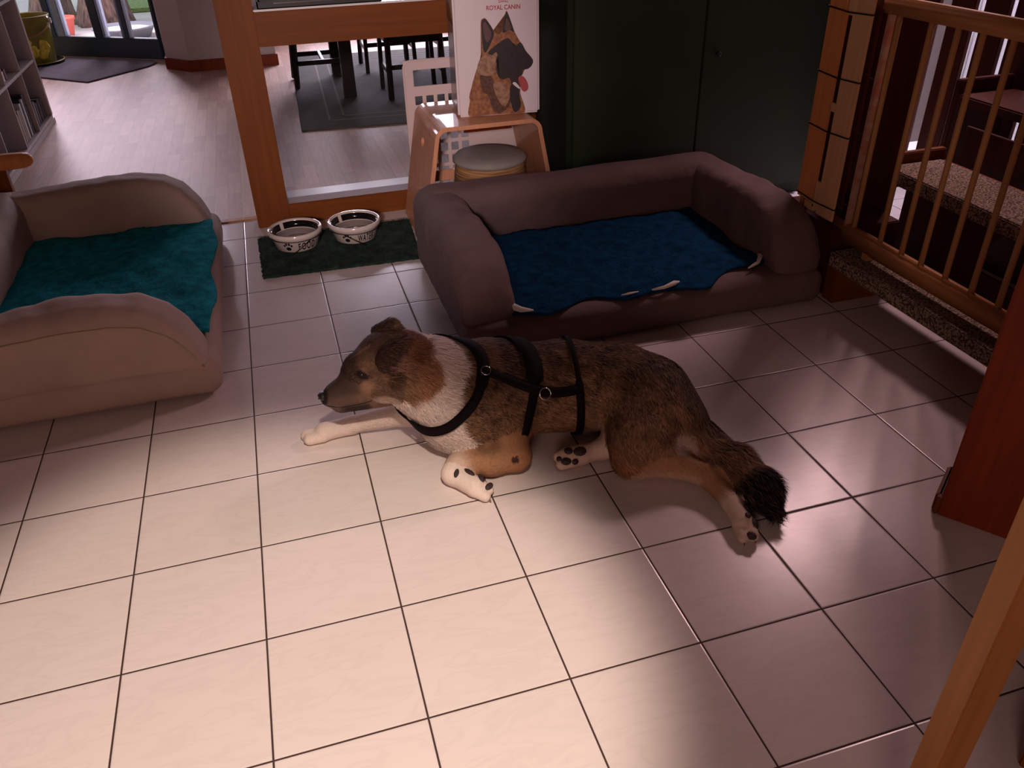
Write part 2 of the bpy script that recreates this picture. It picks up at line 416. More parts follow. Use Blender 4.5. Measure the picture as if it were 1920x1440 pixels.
# far wall with an opening for the dining window
b = BM()
box(b, 0.38, 0.7, 6.9, 7.0, 0, 2.6); box(b, 2.75, 4.7, 6.9, 7.0, 0, 2.6); box(b, 0.7, 2.75, 6.9, 7.0, 2.25, 2.6); box(b, 0.7, 2.75, 6.9, 7.0, 0, 0.35)
st('wall_far', b, M['plaster'])
# pale pier between the garden door and the dining room
b = BM(); prism(b, [(-0.60, 6.22), (-0.545, 5.72), (-0.35, 5.50), (0.36, 5.50), (0.38, 7.0), (-0.30, 7.0)], 0.0, 2.6)
st('wall_pier', b, M['plaster'], label='pale plastered wall pier beside the garden door')
b = BM(); prism(b, [(-0.565, 5.99), (-0.565, 5.71), (-0.36, 5.485), (0.375, 5.485), (0.375, 5.50), (-0.345, 5.50), (-0.545, 5.72)], 0.0, 0.09)
st('baseboard_pier', b, M['red_wood'], label='brown skirting around the pale wall pier')
# garden door / window_1, on a slant
def slant(name, bm, m, parent=None, smooth=False):
    T = Matrix.Translation((-0.60, 6.20, 0)) @ Matrix.Rotation(math.atan2(0.60, -0.94), 4, 'Z')
    xform(bm, T); return obj(name, bm, m, parent, smooth)
w1 = empty('window_1', (0, 0, 0), kind='structure', label='glazed garden door with dark blue-grey frame at the far left')
b = BM(); box(b, 0, 1.9, -0.05, 0.03, 0, 0.17, 0.008); slant('bottom_rail', b, M['blue_frame'], w1)
b = BM(); box(b, 0, 1.9, -0.05, 0.03, 2.1, 2.2, 0.008); slant('top_rail', b, M['blue_frame'], w1)
for x0, x1, m in ((0.0, 0.03, 'blue_frame'), (0.315, 0.37, 'blue_frame'), (0.37, 0.395, 'pale_blue'), (0.60, 0.695, 'blue_frame'), (0.575, 0.60, 'pale_blue'), (1.02, 1.10, 'pale_blue'), (1.12, 1.20, 'blue_frame'), (1.86, 1.9, 'blue_frame')):
    b = BM(); box(b, x0, x1, -0.045, 0.025, 0.17, 2.1, 0.006); slant('mullion', b, M[m], w1)
for x0, x1 in ((0.03, 0.315), (0.395, 0.575), (0.695, 1.02), (1.20, 1.86)):
    b = BM(); box(b, x0, x1, -0.012, -0.006, 0.17, 2.1); slant('pane', b, M['glass'], w1)
b = BM(); box(b, 0.0, 2.4, -0.08, 0.04, 2.2, 2.6)
o = slant('wall_lintel', b, M['plaster']); o['kind'] = 'structure'
b = BM(); box(b, 1.9, 2.4, -0.08, 0.04, 0.0, 2.2)
o = slant('wall_far_left', b, M['plaster']); o['kind'] = 'structure'
w2 = empty('window_2', (0, 0, 0), kind='structure')
for x0, x1 in ((0.7, 0.76), (1.69, 1.75), (2.69, 2.75)):
    b = BM(); box(b, x0, x1, 6.92, 6.98, 0.35, 2.25, 0.005); obj('mullion', b, M['blue_frame'], w2)
for x0, x1 in ((0.76, 1.69), (1.75, 2.69)):
    b = BM(); box(b, x0, x1, 6.947, 6.953, 0.35, 2.25); obj('pane', b, M['glass'], w2)
# partition with the low opening
wp = empty('wall_divider', (0.15, 1.66, 0), kind='structure', label='orange timber partition with a low open panel behind the bowls')
def part(name, bm, m, parent, smooth=False, label=None):
    xform(bm, Matrix.Translation(-Vector(parent.location)))
    o = obj(name, bm, m, parent, smooth)
    if label: o['label'] = label
    return o
b = BM(); box(b, 0.070, 0.222, 1.600, 1.728, 0, 2.6, 0.004); part('post', b, M['orange_wood'], wp)
b = BM(); box(b, 1.40, 1.52, 1.600, 1.728, 0, 2.6, 0.004); part('post', b, M['orange_wood'], wp)
b = BM(); box(b, 0.222, 1.40, 1.606, 1.70, 0.792, 0.930, 0.003); part('rail', b, M['orange_wood_x'], wp)
b = BM(); box(b, 0.222, 1.40, 1.606, 1.70, 0.0, 0.100, 0.003); part('rail', b, M['orange_wood_x'], wp)
b = BM(); box(b, 0.226, 1.396, 1.70, 2.065, 0.0, 0.012, 0.002); o = part('sill', b, M['white'], wp)
b = BM(); box(b, 0.222, 1.40, 1.60, 1.78, 0.930, 0.938, 0.002); o = part('shelf_board', b, M['white'], wp)

# ------------------------------------------------------------------ garden beyond the door
b = BM(); box(b, -6, 3, 7.16, 14, -0.12, -0.02); o = st('garden_paving', b, M['paving'])
b = BM(); box(b, -1.35, -0.35, 9.6, 12.5, -0.02, 0.03, 0.01); o = obj('lawn', b, M['grass']); tag(o, 'patch of bright green grass beyond the garden door', 'grass', kind='stuff')
def trunk(name, x, y, r, label):
    t = empty(name, (x, y, -0.02), label=label, cat='tree')
    bm = BM(); n = 40; rng = random.Random(int(x * 100))
    rings = []
    for k in range(14):
        z = k * 0.12; ring = []
        for i in range(n):
            a = 2 * PI * i / n
            flare = 1 + 0.55 * math.exp(-z * 4)
            q = r * flare * (1 + 0.10 * math.sin(5 * a + z * 2) + 0.05 * math.sin(11 * a - z * 3))
            ring.append(bm.verts.new((q * math.cos(a) + 0.06 * math.sin(z * 2), q * math.sin(a), z)))
        rings.append(ring)
    for A, B in zip(rings, rings[1:]):
        for i in range(n): bm.faces.new((A[i], A[(i + 1) % n], B[(i + 1) % n], B[i]))
    bm.faces.new(rings[-1]); bm.faces.new(rings[0])
    obj('trunk', bm, M['bark'], t, True)
    for a, l in ((0.5, 0.5), (2.6, 0.45)):
        bb = BM(); tube(bb, [(0.05, 0, 1.4), (0.05 + 0.2 * math.cos(a), 0.2 * math.sin(a), 1.7), (0.05 + l * math.cos(a), l * math.sin(a), 2.2)], [r * .5, r * .4, r * .2]); obj('branch', bb, M['bark'], t, True)
    return t
trunk('tree', -1.43, 8.9, 0.20, 'thick ribbed tree trunk outside the garden door, right of the door centre')
trunk('tree', -2.05, 9.3, 0.17, 'second tree trunk outside the garden door, behind the red pot')
t = empty('plant_pot', (-0.60, 8.6, -0.02), label='large brown terracotta planter on the paving outside', cat='pot')
b = BM(); lathe(b, [(0.0, 0), (0.16, 0), (0.23, 0.42), (0.255, 0.42), (0.26, 0.48), (0.225, 0.48), (0.22, 0.42), (0.0, 0.42)]); obj('body', b, M['terracotta'], t, True)
b = BM()
for k in range(60):
    a = random.random() * 2 * PI; q = random.random() * 0.2; h = 0.42 + 0.25 * random.random()
    tube(b, [(q * math.cos(a), q * math.sin(a), 0.41), (1.3 * q * math.cos(a + .3), 1.3 * q * math.sin(a + .3), h)], [0.006, 0.001], 5)
o = obj('plant', b, M['grass'], t)
t = empty('round_tub', (-1.08, 7.72, -0.02), label='shallow round grey tub on the paving just outside the door', cat='tub')
b = BM(); lathe(b, [(0.0, 0.0), (0.24, 0.0), (0.30, 0.10), (0.315, 0.10), (0.315, 0.115), (0.285, 0.115), (0.23, 0.02), (0.0, 0.02)]); obj('body', b, M['grey_tub'], t, True)
b = BM(); lathe(b, [(0.0, 0.085), (0.27, 0.085), (0.27, 0.08), (0.0, 0.08)]); obj('water', b, M['white'], t, True)
t = empty('flower_pot', (-1.72, 8.05, -0.02), label='small bright red pot outside the left garden pane', cat='pot')
b = BM(); lathe(b, [(0.0, 0), (0.09, 0), (0.13, 0.17), (0.14, 0.17), (0.14, 0.2), (0.12, 0.2), (0.115, 0.17), (0.0, 0.17)]); obj('body', b, M['redpot'], t, True)
b = BM(); lathe(b, [(0.0, 0.172), (0.115, 0.172), (0.0, 0.18)]); obj('soil', b, M['bark'], t, True)

# ================================================================== FAR ROOM
# door mat (pentagon)
b = BM(); prism(b, [(-1.158, 5.38), (-0.72, 5.86), (-0.66, 6.02), (-0.70, 6.10), (-1.45, 6.58), (-1.75, 6.5), (-1.80, 5.95)], 0.0, 0.012)
bmesh.ops.bevel(b, geom=b.edges[:], offset=0.003, affect='EDGES')
tag(obj('door_mat', b, M['grey_mat']), 'grey angular door mat lying before the garden door', 'mat')
# pail with yellow blooms on a saucer
t = empty('saucer', (-1.70, 6.42, 0.012), label='flat dark saucer under the olive pail', cat='saucer')
b = BM(); lathe(b, [(0.0, 0.0), (0.20, 0.0), (0.225, 0.018), (0.218, 0.022), (0.195, 0.006), (0.0, 0.006)]); obj('dish', b, M['blackwood'], t, True)
b = BM(); lathe(b, [(0.216, 0.016), (0.226, 0.017), (0.226, 0.024), (0.216, 0.024)]); obj('rim', b, M['olive'], t, True)
t = empty('pail', (-1.70, 6.42, 0.0185), label='olive metal pail with a hanging wire handle on the dark saucer', cat='pail')
b = BM(); lathe(b, [(0.0, 0.0), (0.150, 0.0), (0.155, 0.01), (0.195, 0.38), (0.203, 0.386), (0.198, 0.392), (0.188, 0.38), (0.148, 0.015), (0.0, 0.015)], 64); obj('body', b, M['olive'], t, True)
pts = [(0.198 * math.cos(a) + 0.0, -0.198 * abs(math.sin(a)) * 1.08 - 0.01, 0.345 - 0.11 * math.sin(a)) for a in [PI * k / 20 for k in range(21)]]
b = BM(); tube(b, pts, 0.006, 8); obj('handle', b, M['beech'], t, True)
for sx in (-1, 1):
    b = BM(); box(b, sx * 0.198 - 0.012, sx * 0.198 + 0.012, -0.03, 0.01, 0.315, 0.36, 0.004); obj('lug', b, M['chrome'], t)
rng = random.Random(3)
for cx, cz, rr in ((-0.03, 0.19, 0.062), (0.02, 0.115, 0.055), (0.105, 0.145, 0.058), (0.09, 0.09, 0.045), (-0.05, 0.11, 0.05)):
    bm = BM()
    a0 = math.asin(max(-1, min(1, cx / 0.17)))
    cy = -0.170 * math.cos(a0)
    for k in range(7):
        a = 2 * PI * k / 7; px = cx + rr * .55 * math.cos(a); pz = cz + rr * .55 * math.sin(a)
        r0 = bmesh.ops.create_uvsphere(bm, u_segments=10, v_segments=6, radius=rr * .5)
        for v in r0['verts']: v.co = Vector((px + v.co.x, cy - 0.006 + v.co.y * 0.35, pz + v.co.z))
    r0 = bmesh.ops.create_uvsphere(bm, u_segments=10, v_segments=6, radius=rr * .35)
    for v in r0['verts']: v.co = Vector((cx + v.co.x, cy - 0.016 + v.co.y * 0.6, cz + v.co.z))
    obj('flower', bm, M['yellow'], t, True)

# book shelf, front at x = -1.21, facing +x
t = empty('bookshelf', (-1.38, 3.0, 0), label='tall white open cube bookshelf along the left wall', cat='bookshelf')
X0, X1 = -1.53, -1.21
def shelf_part(name, x0, x1, y0, y1, z0, z1, bev=0.002, m='shelf'):
    b = BM(); box(b, x0, x1, y0, y1, z0, z1, bev); xform(b, Matrix.Translation((1.38, -3.0, 0))); return obj(name, b, M[m], t)
shelf_part('plinth', X0, X1 + 0.005, 2.02, 4.14, 0.0, 0.035)
shelf_part('board', X0, X1, 2.02, 4.12, 0.035, 0.055)
shelf_part('board', X0, X1, 2.045, 4.085, 0.402, 0.420)
shelf_part('board', X0, X1, 2.045, 4.085, 0.78, 0.798)
shelf_part('board', X0, X1, 2.02, 4.12, 1.16, 1.185)
shelf_part('end_panel', X0, X1 + 0.003, 4.087, 4.125, 0.055, 1.16)
shelf_part('end_panel', X0, X1 + 0.003, 2.02, 2.045, 0.055, 1.16)
for z0, z1 in ((0.055, 0.402), (0.42, 0.78), (0.798, 1.16)):
    for y in (2.45, 2.86, 3.27, 3.68): shelf_part('divider', X0 + .004, X1, y - 0.006, y + 0.006, z0, z1, 0.001)
shelf_part('back_panel', X0 - 0.006, X0, 2.02, 4.12, 0.0, 1.18)
def book(y, z, th, h, d, cm, label, lean=0.0, xf=-1.235):
    o = empty('book', (xf, y, z), label=label, cat='book', group='books on the white bookshelf')
    T = Matrix.Rotation(lean, 4, 'X')
    b = BM()
    box(b, -d, 0, 0, 0.003, 0, h, 0.0008); box(b, -d, 0, th - 0.003, th, 0, h, 0.0008); box(b, -0.004, 0.0, 0.0, th, 0, h, 0.0015)
    xform(b, T); obj('cover', b, cm, o)
    b = BM(); box(b, -d + 0.004, -0.004, 0.003, th - 0.003, 0.004, h - 0.004); xform(b, T); obj('pages', b, M['white'], o)
    return o
mb = {'w': mat('white_cover', (0.60, 0.56, 0.55), 0.5), 'd': mat('dark_cover', (0.03, 0.02, 0.03), 0.5), 'g': mat('tan_cover', (0.33, 0.25, 0.19), 0.6), 'r': mat('red_cover', (0.25, 0.05, 0.05), 0.5), 'b': mat('grey_cover', (0.14, 0.13, 0.15), 0.5)}
Z1 = 0.056
specs = [(3.645, .028, .17, 'b', 'slim grey book nearest the last upright, lowest shelf row'), (3.605, .034, .24, 'd', 'tall dark book leaning beside the white books, lowest row'), (3.565, .032, .22, 'w', 'thick white book between two dark ones, lowest row'), (3.53, .02, .23, 'd', 'thin dark book between two white books, lowest row'), (3.49, .036, .21, 'w', 'second white book in the lowest row, next to tan volumes'), (3.45, .03, .18, 'g', 'tan book right of the wide tan book, lowest row'), (3.40, .044, .19, 'g', 'wide tan book in the middle of the lowest row'), (3.36, .034, .17, 'g', 'tan book nearest the left upright, lowest row')]
for y, th, h, c, lb in specs: book(y, Z1, th, h, .2, mb[c], lb)
for y, th, h, c, lb in [(3.76, .04, .12, 'd', 'low dark book in the last compartment, lowest row'), (3.81, .045, .15, 'b', 'grey book in the last compartment, lowest row'), (3.865, .05, .13, 'd', 'broad black book in the middle of the last compartment'), (3.93, .06, .14, 'd', 'thick black book near the shelf end, lowest row'), (4.0, .05, .13, 'd', 'black book against the end panel, lowest row')]:
    book(y, Z1, th, h, .2, mb[c], lb)
for y, th, h, c, lb in [(3.30, .04, .05, 'r', 'small red booklet on the middle board'), (3.35, .05, .055, 'w', 'small white booklet on the middle board'), (3.42, .03, .06, 'r', 'dark red booklet right of the white one, middle board')]:
    book(y, 0.421, th, h, .18, mb[c], lb)

# rug, dining table, chairs
rg = empty('rug', (1.6, 4.45, 0), label='dark olive-grey rug with pale border stripes under the dining table', cat='rug')
RQ = [(0.395, 3.225), (2.85, 3.02), (3.0, 5.6), (0.49, 5.74)]
def rp(u, v):
    a = Vector(RQ[0]).lerp(Vector(RQ[1]), u); c = Vector(RQ[3]).lerp(Vector(RQ[2]), u); return a.lerp(c, v)
b = BM(); prism(b, [tuple(rp(*q) - Vector((1.6, 4.45))) for q in ((0, 0), (1, 0), (1, 1), (0, 1))], 0.0, 0.010)
bmesh.ops.bevel(b, geom=b.edges[:], offset=0.003, affect='EDGES'); obj('pile', b, M['rug'], rg)
for k, off in enumerate((0.075, 0.115)):
    b = BM()
    w = 0.006
    def strip(u0, v0, u1, v1): prism(b, [tuple(rp(*q) - Vector((1.6, 4.45))) for q in ((u0, v0), (u1, v0), (u1, v1), (u0, v1))], 0.0101, 0.0115)
    strip(off, off, off + w, 1 - off); strip(1 - off - w, off, 1 - off, 1 - off); strip(off, off, 1 - off, off + w); strip(off, 1 - off - w, 1 - off, 1 - off)
    obj('border_stripe', b, M['rug_line'], rg)
tb = empty('dining_table', (1.55, 4.42, 0), label='dark wooden dining table standing on the olive-grey rug', cat='table')
b = BM(); box(b, -0.84, 0.84, -0.48, 0.48, 0.72, 0.755, 0.006); obj('table_top', b, M['blackwood'], tb)
b = BM(); box(b, -0.76, 0.76, -0.42, -0.395, 0.63, 0.72, 0.002); box(b, -0.76, 0.76, 0.395, 0.42, 0.63, 0.72, 0.002); box(b, -0.78, -0.755, -0.4, 0.4, 0.63, 0.72, 0.002); box(b, 0.755, 0.78, -0.4, 0.4, 0.63, 0.72, 0.002); obj('apron', b, M['blackwood'], tb)
for sx in (-1, 1):
    for sy in (-1, 1):
        b = BM(); box(b, sx * 0.74 - 0.043, sx * 0.74 + 0.043, sy * 0.41 - 0.043, sy * 0.41 + 0.043, 0.0116, 0.72, 0.006); obj('leg', b, M['blackwood'], tb)
def chair(x, y, rz, label, first=[None]):
    if first[0] is None:
        c = empty('dining_chair', (0, 0, 0), label=label, cat='chair', group='dining chairs around the dark table')
        zf = 0.0116
        for sx in (-1, 1):
            b = BM(); tube(b, [(sx * .20, -.19, zf), (sx * .19, -.18, .44)], .021, 4); obj('leg', b, M['blackwood'], c)
            b = BM(); tube(b, [(sx * .20, .22, zf), (sx * .19, .19, .45), (sx * .185, .24, .95)], .021, 4); obj('leg', b, M['blackwood'], c)
            b = BM(); box(b, sx * .19 - .01, sx * .19 + .01, -.18, .19, .17, .205, .003); obj('stretcher', b, M['blackwood'], c)
        b = BM(); box(b, -.19, .19, -.01, .01, .17, .205, .003); obj('stretcher', b, M['blackwood'], c)
        b = BM(); box(b, -.19, .19, -.19, -.165, .38, .44, .003); box(b, -.19, .19, .175, .20, .38, .44, .003); box(b, -.2, -.175, -.18, .19, .38, .44, .003); box(b, .175, .2, -.18, .19, .38, .44, .003); obj('seat_frame', b, M['blackwood'], c)
        b = BM(); box(b, -.215, .215, -.215, .205, .44, .465, .008); obj('seat', b, M['blackwood'], c)
        for z in (.60, .90):
            b = BM(); box(b, -.18, .18, .205 + (z - .5) * .08, .225 + (z - .5) * .08, z, z + .05, .004); obj('back_rail', b, M['blackwood'], c)
        for sx in (-.1, 0, .1):
            b = BM(); box(b, sx - .012, sx + .012, .216, .232, .64, .91, .002); obj('slat', b, M['blackwood'], c)
        first[0] = c
    else:
        s0 = first[0]; c = s0.copy(); C.objects.link(c)
        for ch in list(s0.children):
            q = ch.copy(); C.objects.link(q); q.parent = c
    c.location = (x, y, 0); c.rotation_euler = (0, 0, rz); c['label'] = label
    return c
chair(0.68, 4.64, PI / 2 , 'dark dining chair at the left end of the table')
chair(1.28, 4.02, PI , 'dark dining chair at the near side of the table, right of the thick corner leg')
chair(1.98, 4.00, PI - 0.1, 'dark dining chair on the near side, seen above the white crate handle')
chair(1.25, 4.98, 0.0, 'dark dining chair on the far side of the table, left of the other far chair')
chair(1.85, 5.0, 0.05, 'dark dining chair on the far side of the table, behind the slatted chair')

# black tray lying on the partition's shelf board
t = empty('tray', (0.50, 1.69, 0.938), label='flat black tray with a bright front edge on the partition top', cat='tray')
b = BM(); box(b, -0.26, 0.26, -0.085, 0.085, 0.0, 0.006, 0.002); box(b, -0.26, 0.26, -0.085, -0.078, 0.0, 0.028, 0.002); box(b, -0.26, 0.26, 0.078, 0.085, 0.0, 0.028, 0.002); box(b, -0.26, -0.253, -0.085, 0.085, 0.0, 0.028, 0.002); box(b, 0.253, 0.26, -0.085, 0.085, 0.0, 0.028, 0.002)
obj('body', b, M['black'], t)
b = BM(); box(b, -0.19, 0.262, -0.088, -0.085, 0.018, 0.022, 0.0005); obj('edge_strip', b, M['chrome'], t)

# low timber barrier at the left of the doorway
t = empty('low_barrier', (-1.1, 1.60, 0), label='low orange timber barrier with a rounded rail end, behind the left dog bed', cat='barrier')
b = BM(); box(b, -0.45, 0.215, -0.015, 0.02, 0.0, 0.400, 0.003); obj('panel', b, M['orange_wood'], t)
bm = BM()
sec = [(-0.03, 0.40), (0.03, 0.40), (0.034, 0.43), (0.022, 0.458), (-0.022, 0.458), (-0.034, 0.43)]
rings = []
for x, s in ((-0.45, 1), (0.25, 1), (0.295, 0.95), (0.318, 0.75), (0.328, 0.4)):
    rings.append([bm.verts.new((x, y * s, 0.43 + (z - 0.43) * s)) for y, z in sec])
for A, B in zip(rings, rings[1:]):
    for i in range(6): bm.faces.new((A[i], A[(i + 1) % 6], B[(i + 1) % 6], B[i]))
bm.faces.new(rings[0]); bm.faces.new(rings[-1])
bmesh.ops.bevel(bm, geom=bm.edges[:], offset=0.004, affect='EDGES'); obj('rail', bm, M['plank_o'], t, True)

# ================================================================== BOWLS
bm = BM()
rng = random.Random(5)
nx, ny = 70, 46
cor = [(.066, 1.018), (.733, .996), (.762, 1.455), (.060, 1.463)]
def mp_(u, v):
    a = Vector(cor[0]).lerp(Vector(cor[1]), u); c = Vector(cor[3]).lerp(Vector(cor[2]), u); return a.lerp(c, v)
g = []
for i in range(nx + 1):
    row = []
    for j in range(ny + 1):
        p = mp_(i / nx, j / ny)
        e = (i in (0, nx)) or (j in (0, ny))
        p = p + Vector((rng.uniform(-1, 1), rng.uniform(-1, 1))) * (0.003 if e else 0.002)
        z = 0.003 if e else 0.012 + 0.0025 * rng.random() + 0.002 * math.sin(i * .35 + 2) * math.sin(j * .4)
        row.append(bm.verts.new((p.x, p.y, z)))
    g.append(row)
for i in range(nx):
    for j in range(ny): bm.faces.new((g[i][j], g[i + 1][j], g[i + 1][j + 1], g[i][j + 1]))
lowr = [[bm.verts.new((v.co.x, v.co.y, 0.0)) for v in r] for r in (g[0], g[-1])]
base = [g[i][0] for i in range(nx + 1)] + [g[nx][j] for j in range(1, ny + 1)] + [g[i][ny] for i in range(nx - 1, -1, -1)] + [g[0][j] for j in range(ny - 1, 0, -1)]
lo = [bm.verts.new((v.co.x, v.co.y, 0.0)) for v in base]
for k in range(len(base)): bm.faces.new((base[k], base[(k + 1) % len(base)], lo[(k + 1) % len(base)], lo[k]))
bmesh.ops.delete(bm, geom=[v for r in lowr for v in r], context='VERTS')
mt = obj('feeding_mat', bm, M['green_mat'], None, True)
tag(mt, 'dark green shaggy mat under the two feeding bowls', 'mat')
# tufts
def tufts(name, n, seed, parent):
    r = np.random.default_rng(seed)
    uv = r.random((n, 2)); c = np.array(cor)
    p = (c[0] * (1 - uv[:, :1]) + c[1] * uv[:, :1]) * (1 - uv[:, 1:]) + (c[3] * (1 - uv[:, :1]) + c[2] * uv[:, :1]) * uv[:, 1:]
    a = r.random(n) * 2 * PI; L = r.uniform(.004, .009, n); w = .0011
    d = np.stack([np.cos(a), np.sin(a)], 1)
    z = np.full(n, .011)
    s = np.stack([-d[:, 1], d[:, 0]], 1) * w
    V = np.zeros((n, 3, 3)); V[:, 0, :2] = p - s; V[:, 1, :2] = p + s; V[:, 0, 2] = z; V[:, 1, 2] = z
    V[:, 2, :2] = p + d * L[:, None] * .8; V[:, 2, 2] = z + L * .9
    F = np.arange(n * 3).reshape(n, 3)
    return link(name, np_mesh(name, V.reshape(-1, 3), F, False), M['green_mat'], parent)
tag(tufts('pile', 26000, 4, mt), kind='stuff')

def text_on_bowl(parent, s, a_mid, H, zc, r0, r1, z0, z1, name, mt, font_w=0.62):
    cu = bpy.data.curves.new('t', 'FONT'); cu.body = s; cu.size = 1.0; cu.align_x = 'CENTER'; cu.extrude = 0.0; cu.offset = 0.022; cu.space_character = 1.25
    o = bpy.data.objects.new('t', cu); C.objects.link(o)
    dg = bpy.context.evaluated_depsgraph_get(); me = bpy.data.meshes.new_from_object(o.evaluated_get(dg))
    bpy.data.objects.remove(o)
    bm = bmesh.new(); bm.from_mesh(me); bpy.data.meshes.remove(me)
    bmesh.ops.triangulate(bm, faces=bm.faces)
    bmesh.ops.subdivide_edges(bm, edges=bm.edges[:], cuts=2)
    for v in bm.verts:
        z = zc + (v.co.y - 0.34) * H / 0.7
        f_ = (z - z0) / (z1 - z0); r = r0 + (r1 - r0) * f_ + 0.0012
        a = a_mid + v.co.x * font_w * H / 0.7 / 0.1
        v.co = Vector((r * math.cos(a), r * math.sin(a), z))
    return obj(name, bm, mt, parent)
def paw_on_bowl(parent, a_mid, zc, H, r0, r1, z0, z1):
    bm = BM()
    for cx, cz, rx, rz in ((0, -.2, .32, .26), (-.42, .22, .13, .17), (-.16, .42, .13, .19), (.16, .42, .13, .19), (.42, .22, .13, .17)):
        c = None; ring = []
        for k in range(14):
            a = 2 * PI * k / 14; x = cx + rx * math.cos(a); z = zc + (cz + rz * math.sin(a)) * H
            r = r0 + (r1 - r0) * (z - z0) / (z1 - z0) + .0012; ang = a_mid + x * H / .1
            ring.append(bm.verts.new((r * math.cos(ang), r * math.sin(ang), z)))
        bm.faces.new(ring)
    return obj('paw_print', bm, M['black'], parent)
FW = {'FOOD': 0.50, 'WATER': 0.40}
def bowl(x, y, z, word, wa, pa, label):
    t = empty('food_bowl' if word == 'FOOD' else 'water_bowl', (x, y, z), label=label, cat='bowl', group='feeding bowls')
    prof = [(0.0, 0.0), (0.086, 0.0), (0.092, 0.004), (0.1075, 0.055), (0.110, 0.058), (0.117, 0.068), (0.117, 0.080), (0.113, 0.084), (0.106, 0.082), (0.103, 0.076), (0.094, 0.040), (0.084, 0.030), (0.0, 0.028)]
    b = BM(); lathe(b, prof, 72); obj('body', b, M['ceramic'], t, True)
    b = BM(); lathe(b, [(0.1035, 0.075), (0.1028, 0.0755), (0.0955, 0.0475), (0.0962, 0.047)], 64, a0=math.radians(128), a1=math.radians(128 + 350)); obj('inner_band', b, M['black_glaze'], t, True)
    b = BM(); lathe(b, [(0.0, 0.0445), (0.0950, 0.0445), (0.0945, 0.0435), (0.0, 0.0435)], 64); obj('water' if word == 'WATER' else 'contents', b, M['water'], t, True)
    for k in (0, 1):
        text_on_bowl(t, word, wa + k * PI, 0.034, 0.029, 0.092, 0.1075, 0.004, 0.055, 'lettering', M['black'], FW[word])
        paw_on_bowl(t, pa + k * PI, 0.029, 0.036, 0.092, 0.1075, 0.004, 0.055)
    return t
BZ = 0.0185
bowl(0.230, 1.295, BZ, 'FOOD', math.radians(-67), math.radians(-114), 'cream ceramic bowl lettered FOOD, left on the wire stand')
bowl(0.490, 1.300, BZ, 'WATER', math.radians(-68), math.radians(-117), 'cream ceramic bowl lettered WATER, right on the wire stand')
t = empty('bowl_stand', (0.360, 1.297, 0.0155), label='black wire stand carrying both feeding bowls', cat='stand')
for cx in (-0.13, 0.13):
    b = BM(); tube(b, [(cx + 0.1115 * math.cos(2 * PI * k / 48), 0.1115 * math.sin(2 * PI * k / 48), 0.0575) for k in range(48)], 0.0022, 8, closed=True); obj('ring', b, M['black'], t, True)
b = BM(); tube(b, [(-0.0185, 0, 0.0575), (0.0185, 0, 0.0575)], 0.0022, 8); obj('bridge', b, M['black'], t, True)
for cx, a0, sg in ((-0.13, -60, -1), (-0.13, 60, 1), (0.13, -120, 1), (0.13, 120, -1)):
    a = math.radians(a0); p = (cx + 0.114 * math.cos(a), 0.114 * math.sin(a), 0.0575)
    a2 = math.radians(a0 + sg * 45 * (1 if cx < 0 else 1)); q = (cx + 0.117 * math.cos(a2), 0.117 * math.sin(a2), 0.003)
    b = BM(); tube(b, [p, ((p[0] + q[0]) / 2 * 1.0, (p[1] + q[1]) / 2 * 1.06, 0.03), q], 0.0024, 8); obj('leg', b, M['black'], t, True)

# ================================================================== STOOL, BASKETS, CONTAINER
t = empty('stool', (1.085, 1.335, 0), 0.0, label='bent plywood stool with flared sides, under the tall white container', cat='stool')
def stool_prof(off):
    pts = []
    wt, wb, H, r = 0.228 - off, 0.322 - off, 0.512 - off, 0.055 - off
    def side(sgn):
        out = []
        out.append((sgn * wb, 0.0)); out.append((sgn * (wt + (wb - wt) * 0.5), H * 0.5))
        for k in range(9):
            a = k / 8 * PI / 2
            out.append((sgn * (wt + 0.008 - r + r * math.cos(a)), H - r + r * math.sin(a)))
        return out
    return side(-1) + side(1)[::-1]
bm = BM(); po = stool_prof(0.0); pi_ = stool_prof(0.019)
rings = []
for y in (-0.225, 0.225):
    rings.append([[bm.verts.new((x, y, z)) for x, z in q] for q in (po, pi_)])
n = len(po)
for i in range(n - 1):
    for q in (0, 1): bm.faces.new((rings[0][q][i], rings[0][q][i + 1], rings[1][q][i + 1], rings[1][q][i]))
    for y in (0, 1): bm.faces.new((rings[y][0][i], rings[y][0][i + 1], rings[y][1][i + 1], rings[y][1][i]))
for i in (0, n - 1): bm.faces.new((rings[0][0][i], rings[0][1][i], rings[1][1][i], rings[1][0][i]))
so = obj('frame', bm, M['ply'], t)
cut = BM(); tube(cut, [(-0.5, 0.0, 0.40), (-0.1, 0.0, 0.40)], 0.020, 16)
cut = obj('cut', cut, None); cut.parent = t; cut.scale = (1, 1.5, 1)
bpy.context.view_layer.update(); bool_cut(so, [cut])
md = so.modifiers.new('soft', 'BEVEL'); md.width = 0.003; md.segments = 2; md.limit_method = 'ANGLE'
b = BM(); box(b, -0.262, 0.262, 0.19, 0.205, 0.15, 0.20, 0.003); obj('crossbar', b, M['ply'], t)
b = BM(); box(b, -0.01, 0.225, 0.206, 0.218, 0.36, 0.489, 0.002); obj('back_board', b, M['red_wood'], t)

